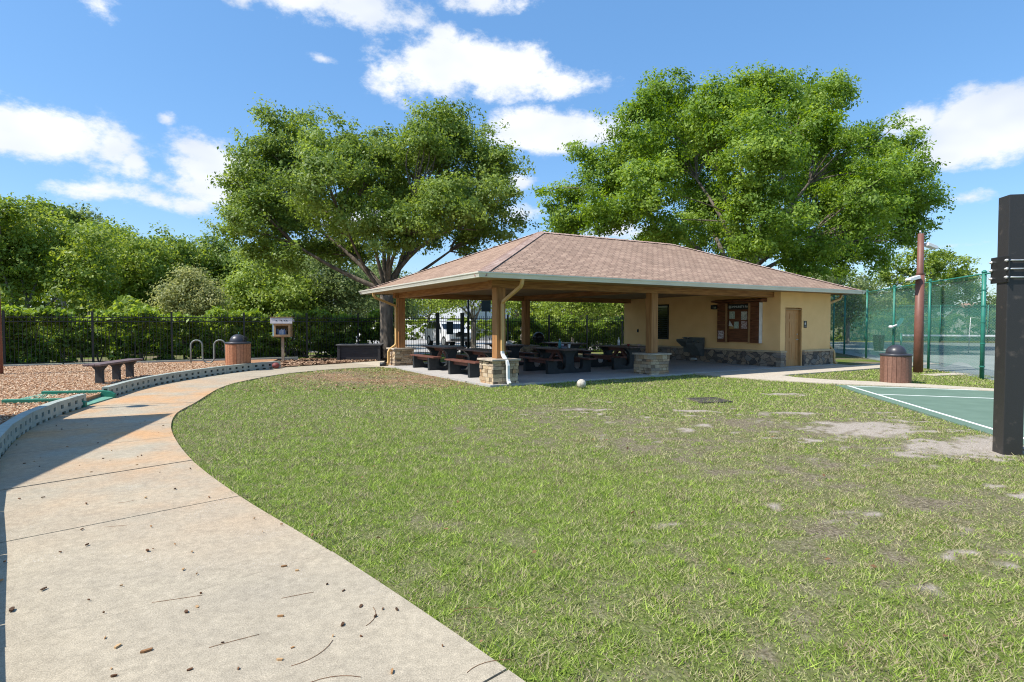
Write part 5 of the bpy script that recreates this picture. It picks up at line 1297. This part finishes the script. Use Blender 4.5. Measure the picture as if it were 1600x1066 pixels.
def hedge(name, label, pts, w, h, n, lm, seed, leaf=.10, zb=.02, gap=.0):
    rng = np.random.default_rng(seed); P0, P1 = np.array(pts[0], float), np.array(pts[1], float); d = P1-P0; L = np.linalg.norm(d); d /= L; nn = np.array([-d[1], d[0]])
    t = thing(name, label, "hedge", (P0[0], P0[1], 0))
    # leafy shell: front, top, back, with lumpy surface
    nc = int(L*34); s = rng.uniform(0, L, nc); q = rng.random(nc)
    top = h + .14*np.sin(s*1.9+seed) + .12*np.sin(s*4.7+1) ; face = rng.random(nc)
    zz = np.where(face < .62, rng.uniform(zb, 1, nc)*top, top*rng.uniform(.9,1.02,nc)); oo = np.where(face < .5, rng.uniform(-.1,.45,nc), np.where(face < .62, w-rng.uniform(-.02,.16,nc), rng.uniform(0,w,nc)))
    C = np.stack([d[0]*s+nn[0]*oo, d[1]*s+nn[1]*oo, zz], -1)
    k = n//nc; P = np.repeat(C, k, 0)+rng.normal(size=(nc*k,3))*np.array([.10,.10,.075]); P[:,2] = np.clip(P[:,2], .05, None)
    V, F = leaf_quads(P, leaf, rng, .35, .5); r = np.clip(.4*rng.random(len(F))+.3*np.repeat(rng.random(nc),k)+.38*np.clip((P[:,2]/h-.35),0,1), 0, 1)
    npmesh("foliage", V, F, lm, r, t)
    mb = MB()
    for i in range(int(L/.55)):
        c = d*(i*.55+rng.uniform(0,.4)) + nn*(w/2+rng.uniform(-.1,.1))
        for j in range(3): limb(mb, (c[0],c[1],0), (c[0]+rng.normal()*.3, c[1]+rng.normal()*.15, h*.85), .025, .008, rng, 0, 3)
    mb.build("stem", bark, t); return t
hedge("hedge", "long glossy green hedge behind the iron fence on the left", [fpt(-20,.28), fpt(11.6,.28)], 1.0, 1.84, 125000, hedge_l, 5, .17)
hedge("hedge", "darker green hedge behind the iron fence seen under the shelter roof", [fpt(17.4,.3), fpt(34,.3)], 1.0, 1.6, 52000, hedge_l, 6, .15)
hedge("hedge", "neatly clipped hedge along the far side of the tennis court", [(26,52.6), (66,49.5)], 1.2, 2.0, 34000, mid, 7, .2)
hedge("hedge", "clipped hedge to the right of the shelter behind the near tennis court", [(21,51.5), (26.4,52.6)], 1.2, 1.9, 6000, mid, 8, .2)
hedge("hedge", "low hedge on the far side of the car park behind the white car", [(-19,55), (14,50)], 1.2, 1.75, 26000, mid, 12, .22)
def far_wood():
    rng = np.random.default_rng(92); n = 60000; x = rng.uniform(-85, 40, n); top = 7.5 + 1.6*np.sin(x*.21) + 1.2*np.sin(x*.53+1) - np.clip((x+22)*.12, 0, 5.2)
    z = rng.random(n)**.8*top; y = 62 + .1*x + rng.uniform(0, 5, n); P = np.stack([x, y+20*(x > -22), z], -1)
    V, F = leaf_quads(P, .62, rng, .3); tag(npmesh("far_wood", V, F, oak, rng.random(n)), "far green wood closing the gaps behind the trees on the left", "wood", kind='stuff')
far_wood()
def undergrowth():
    rng = np.random.default_rng(91); n = 90000; s = rng.uniform(-34, 46, n); o = 7.5 + 5*rng.random(n)
    keep = (s < 11) | (s > 24); s, o = s[keep], o[keep]; n = len(s)
    top = 2.2 + .7*np.sin(s*.9) + .5*np.sin(s*2.3+1); z = rng.random(n)**.7*top
    P = np.stack([F0.x+FU.x*s+FN.x*o, F0.y+FU.y*s+FN.y*o, z], -1)
    V, F = leaf_quads(P, .27, rng, .3); tag(npmesh("undergrowth", V, F, mid, rng.random(n)), "dense green undergrowth below the woodland trees", "undergrowth", kind='stuff')
undergrowth()
def tuft_row():
    """short weeds along the iron fence foot"""
    rng = np.random.default_rng(77); n = 2600; s = rng.uniform(4,26,n); P = np.stack([F0.x+FU.x*s, F0.y+FU.y*s, np.zeros(n)], -1)+rng.normal(size=(n,3))*np.array([.12,.12,.02]); P[:,2] = np.abs(P[:,2])+.04
    V, F = leaf_quads(P, .12, rng, .1, .25); tag(npmesh("fence_weeds", V, F, mid, rng.random(n)), "low weeds growing along the foot of the iron fence", "weeds", kind='stuff')
tuft_row()

# ================================================================== CAR AND HOUSES
def car():
    x, _ = W(700, 520, 39); t = thing("parked_car", "white sport utility vehicle parked beyond the iron gate", "car", (x, 39.5, 0), R(-62))
    wp = mat("white_car_paint", (.72,.73,.74), (.68,.69,.70), 2, .25, spec=.6); M = Matrix(((1,0,0,0),(0,0,1,0),(0,1,0,0),(0,0,0,1)))
    prof = [(-2.3,.45),(-2.32,.95),(-2.2,1.12),(-1.9,1.16),(1.0,1.16),(2.0,1.05),(2.28,.92),(2.32,.45),(1.95,.36),(-2.0,.36)]
    mb = MB(); mb.prism(prof, -.92, .92, M=M); body = mb.build("body", wp, t, bevel=.05)
    mb = MB(); b = 0; lo_ = [(-2.15,1.14),(1.05,1.14)]; hi = [(-1.9,1.70),(.25,1.70)]
    mb.v = [(-2.15,-.90,1.14),(1.05,-.90,1.14),(1.05,.90,1.14),(-2.15,.90,1.14),(-1.85,-.74,1.72),(.2,-.74,1.72),(.2,.74,1.72),(-1.85,.74,1.72)]
    for q in ((4,5,6,7),(0,1,5,4),(1,2,6,5),(2,3,7,6),(3,0,4,7)): mb.face(q)
    mb.build("cabin", wp, t, bevel=.04)
    def quad(name, P, m, par=None): 
        q = MB(); q.v = P; q.face((0,1,2,3)); return q.build(name, m, par or t)
    quad("windscreen", [(1.03,-.80,1.18),(1.03,.80,1.18),(.27,.68,1.66),(.27,-.68,1.66)], glass_dark)
    for s in (-1,1):
        quad("side_window", [(-1.0,s*.905,1.2),(.85,s*.905,1.2),(.25,s*.765,1.64),(-1.0,s*.765,1.64)], glass_dark); quad("side_window", [(-2.0,s*.905,1.2),(-1.08,s*.905,1.2),(-1.08,s*.765,1.64),(-1.75,s*.765,1.64)], glass_dark)
        for xx in (-1.4,1.42):
            mb = MB(); mb.tube([(xx,s*.70,.36),(xx,s*.94,.36)], .36, 20); wv = mb.build("wheel", mat("tyre", (.02,.02,.021), None, 9, .8), t)
            mb = MB(); mb.tube([(xx,s*.93,.36),(xx,s*.955,.36)], .22, 14); mb.build("rim", galv, wv)
        mb = MB(); mb.box(2.20,2.335,s*.66-.17,s*.66+.17,.80,.95); mb.build("headlight", mat("lamp_glass", (.6,.62,.64), None, 5, .1, spec=.8), t)
        mb = MB(); mb.box(.75,.92,s*1.02-.10,s*1.02+.10,1.15,1.30); mb.build("mirror", black_plastic, t)
    mb = MB(); mb.box(2.27,2.34,-.45,.45,.68,.94); mb.build("grille", black_plastic, t); mb = MB(); mb.box(2.25,2.36,-.8,.8,.42,.56); mb.build("bumper", mat("bumper_grey", (.10,.10,.105), None, 5, .5), t)
car()
def house(label, x, y, rot, w, d, h, rh, wallm, roofm, gable=True, wins=0, trim=None):
    t = thing("house", label, "house", (x, y, 0), rot)
    mb = MB(); mb.box(-w/2,w/2,-d/2,d/2,0,h); k = len(mb.v); mb.v += [(-w/2,-d/2,h),(w/2,-d/2,h),(0,-d/2,h+rh),(-w/2,d/2,h),(w/2,d/2,h),(0,d/2,h+rh)]; mb.face((k,k+1,k+2)); mb.face((k+4,k+3,k+5)); mb.build("wall", wallm, t)
    o = .35; mb = MB(); e = rh/(w/2)
    for s in (-1,1):
        k = len(mb.v); mb.v += [(0,-d/2-o,h+rh+.06),(s*(w/2+o),-d/2-o,h-o*e+.06),(s*(w/2+o),d/2+o,h-o*e+.06),(0,d/2+o,h+rh+.06)]
        mb.v += [(a,b,c-.14) for a,b,c in mb.v[k:k+4]]
        for q in ((0,1,2,3),(7,6,5,4),(0,4,5,1),(1,5,6,2),(2,6,7,3)): mb.face([k+i for i in q])
    mb.build("roof", roofm, t)
    for i in range(wins):
        cx = -w/2+(i+.5)*w/wins; mb = MB(); mb.box(cx-.55,cx+.55,-d/2-.06,-d/2-.002,.9,2.2); f = mb.build("window", white_ds, t); mb = MB(); mb.box(cx-.47,cx+.47,-d/2-.075,-d/2-.061,.98,2.12); mb.build("pane", glass_dark, f)
    mb = MB(); mb.box(-.5,.5,-d/2-.05,-d/2-.002,h+rh*.25,h+rh*.25+.6); mb.build("gable_vent", trim or mat("grey_trim", (.3,.32,.35), None, 5, .6), t)
wsid = mat("white_siding", (.72,.73,.74), (.66,.67,.69), 2, .7); gsid = mat("cream_wall", (.62,.58,.5), (.56,.52,.45), 2, .8)
blue_roof = mat("slate_roof", (.20,.215,.25), (.15,.165,.19), 6, .9); terra = mat("terracotta_roof", (.42,.24,.17), (.33,.18,.13), 7, .9); grey_roof = mat("grey_roof", (.27,.26,.26), (.2,.2,.2), 6, .9)
house("white house with slate blue roof left of the white car", W(640,500,70)[0], 70, .9, 9, 11, 2.9, 1.7, wsid, blue_roof)
house("white gabled house behind the iron gate", W(718,500,62)[0], 62, -.25, 7, 9, 2.6, 1.9, wsid, grey_roof)
house("white gabled house right of the gate behind the crape myrtle", W(768,500,60)[0], 60, .35, 6.5, 9, 2.9, 2.0, wsid, blue_roof)
house("tall white house behind the rear shelter post", W(845,500,66)[0], 66, -.1, 5.5, 8, 3.8, 1.2, wsid, grey_roof)
house("small white gable with red roof edge seen under the shelter roof", W(908,500,60)[0], 60, 0, 3.2, 6, 1.9, 1.0, wsid, mat("red_edge", (.22,.07,.05), None, 4, .8))
house("long cream house with terracotta roof seen under the shelter roof", W(960,500,72)[0], 72, 1.45, 8, 16, 2.5, 2.1, gsid, terra)
house("low tan house with terracotta roof beyond the tennis court at right", W(1590,500,85)[0], 85, 1.3, 9, 14, 2.4, 2.0, gsid, terra)
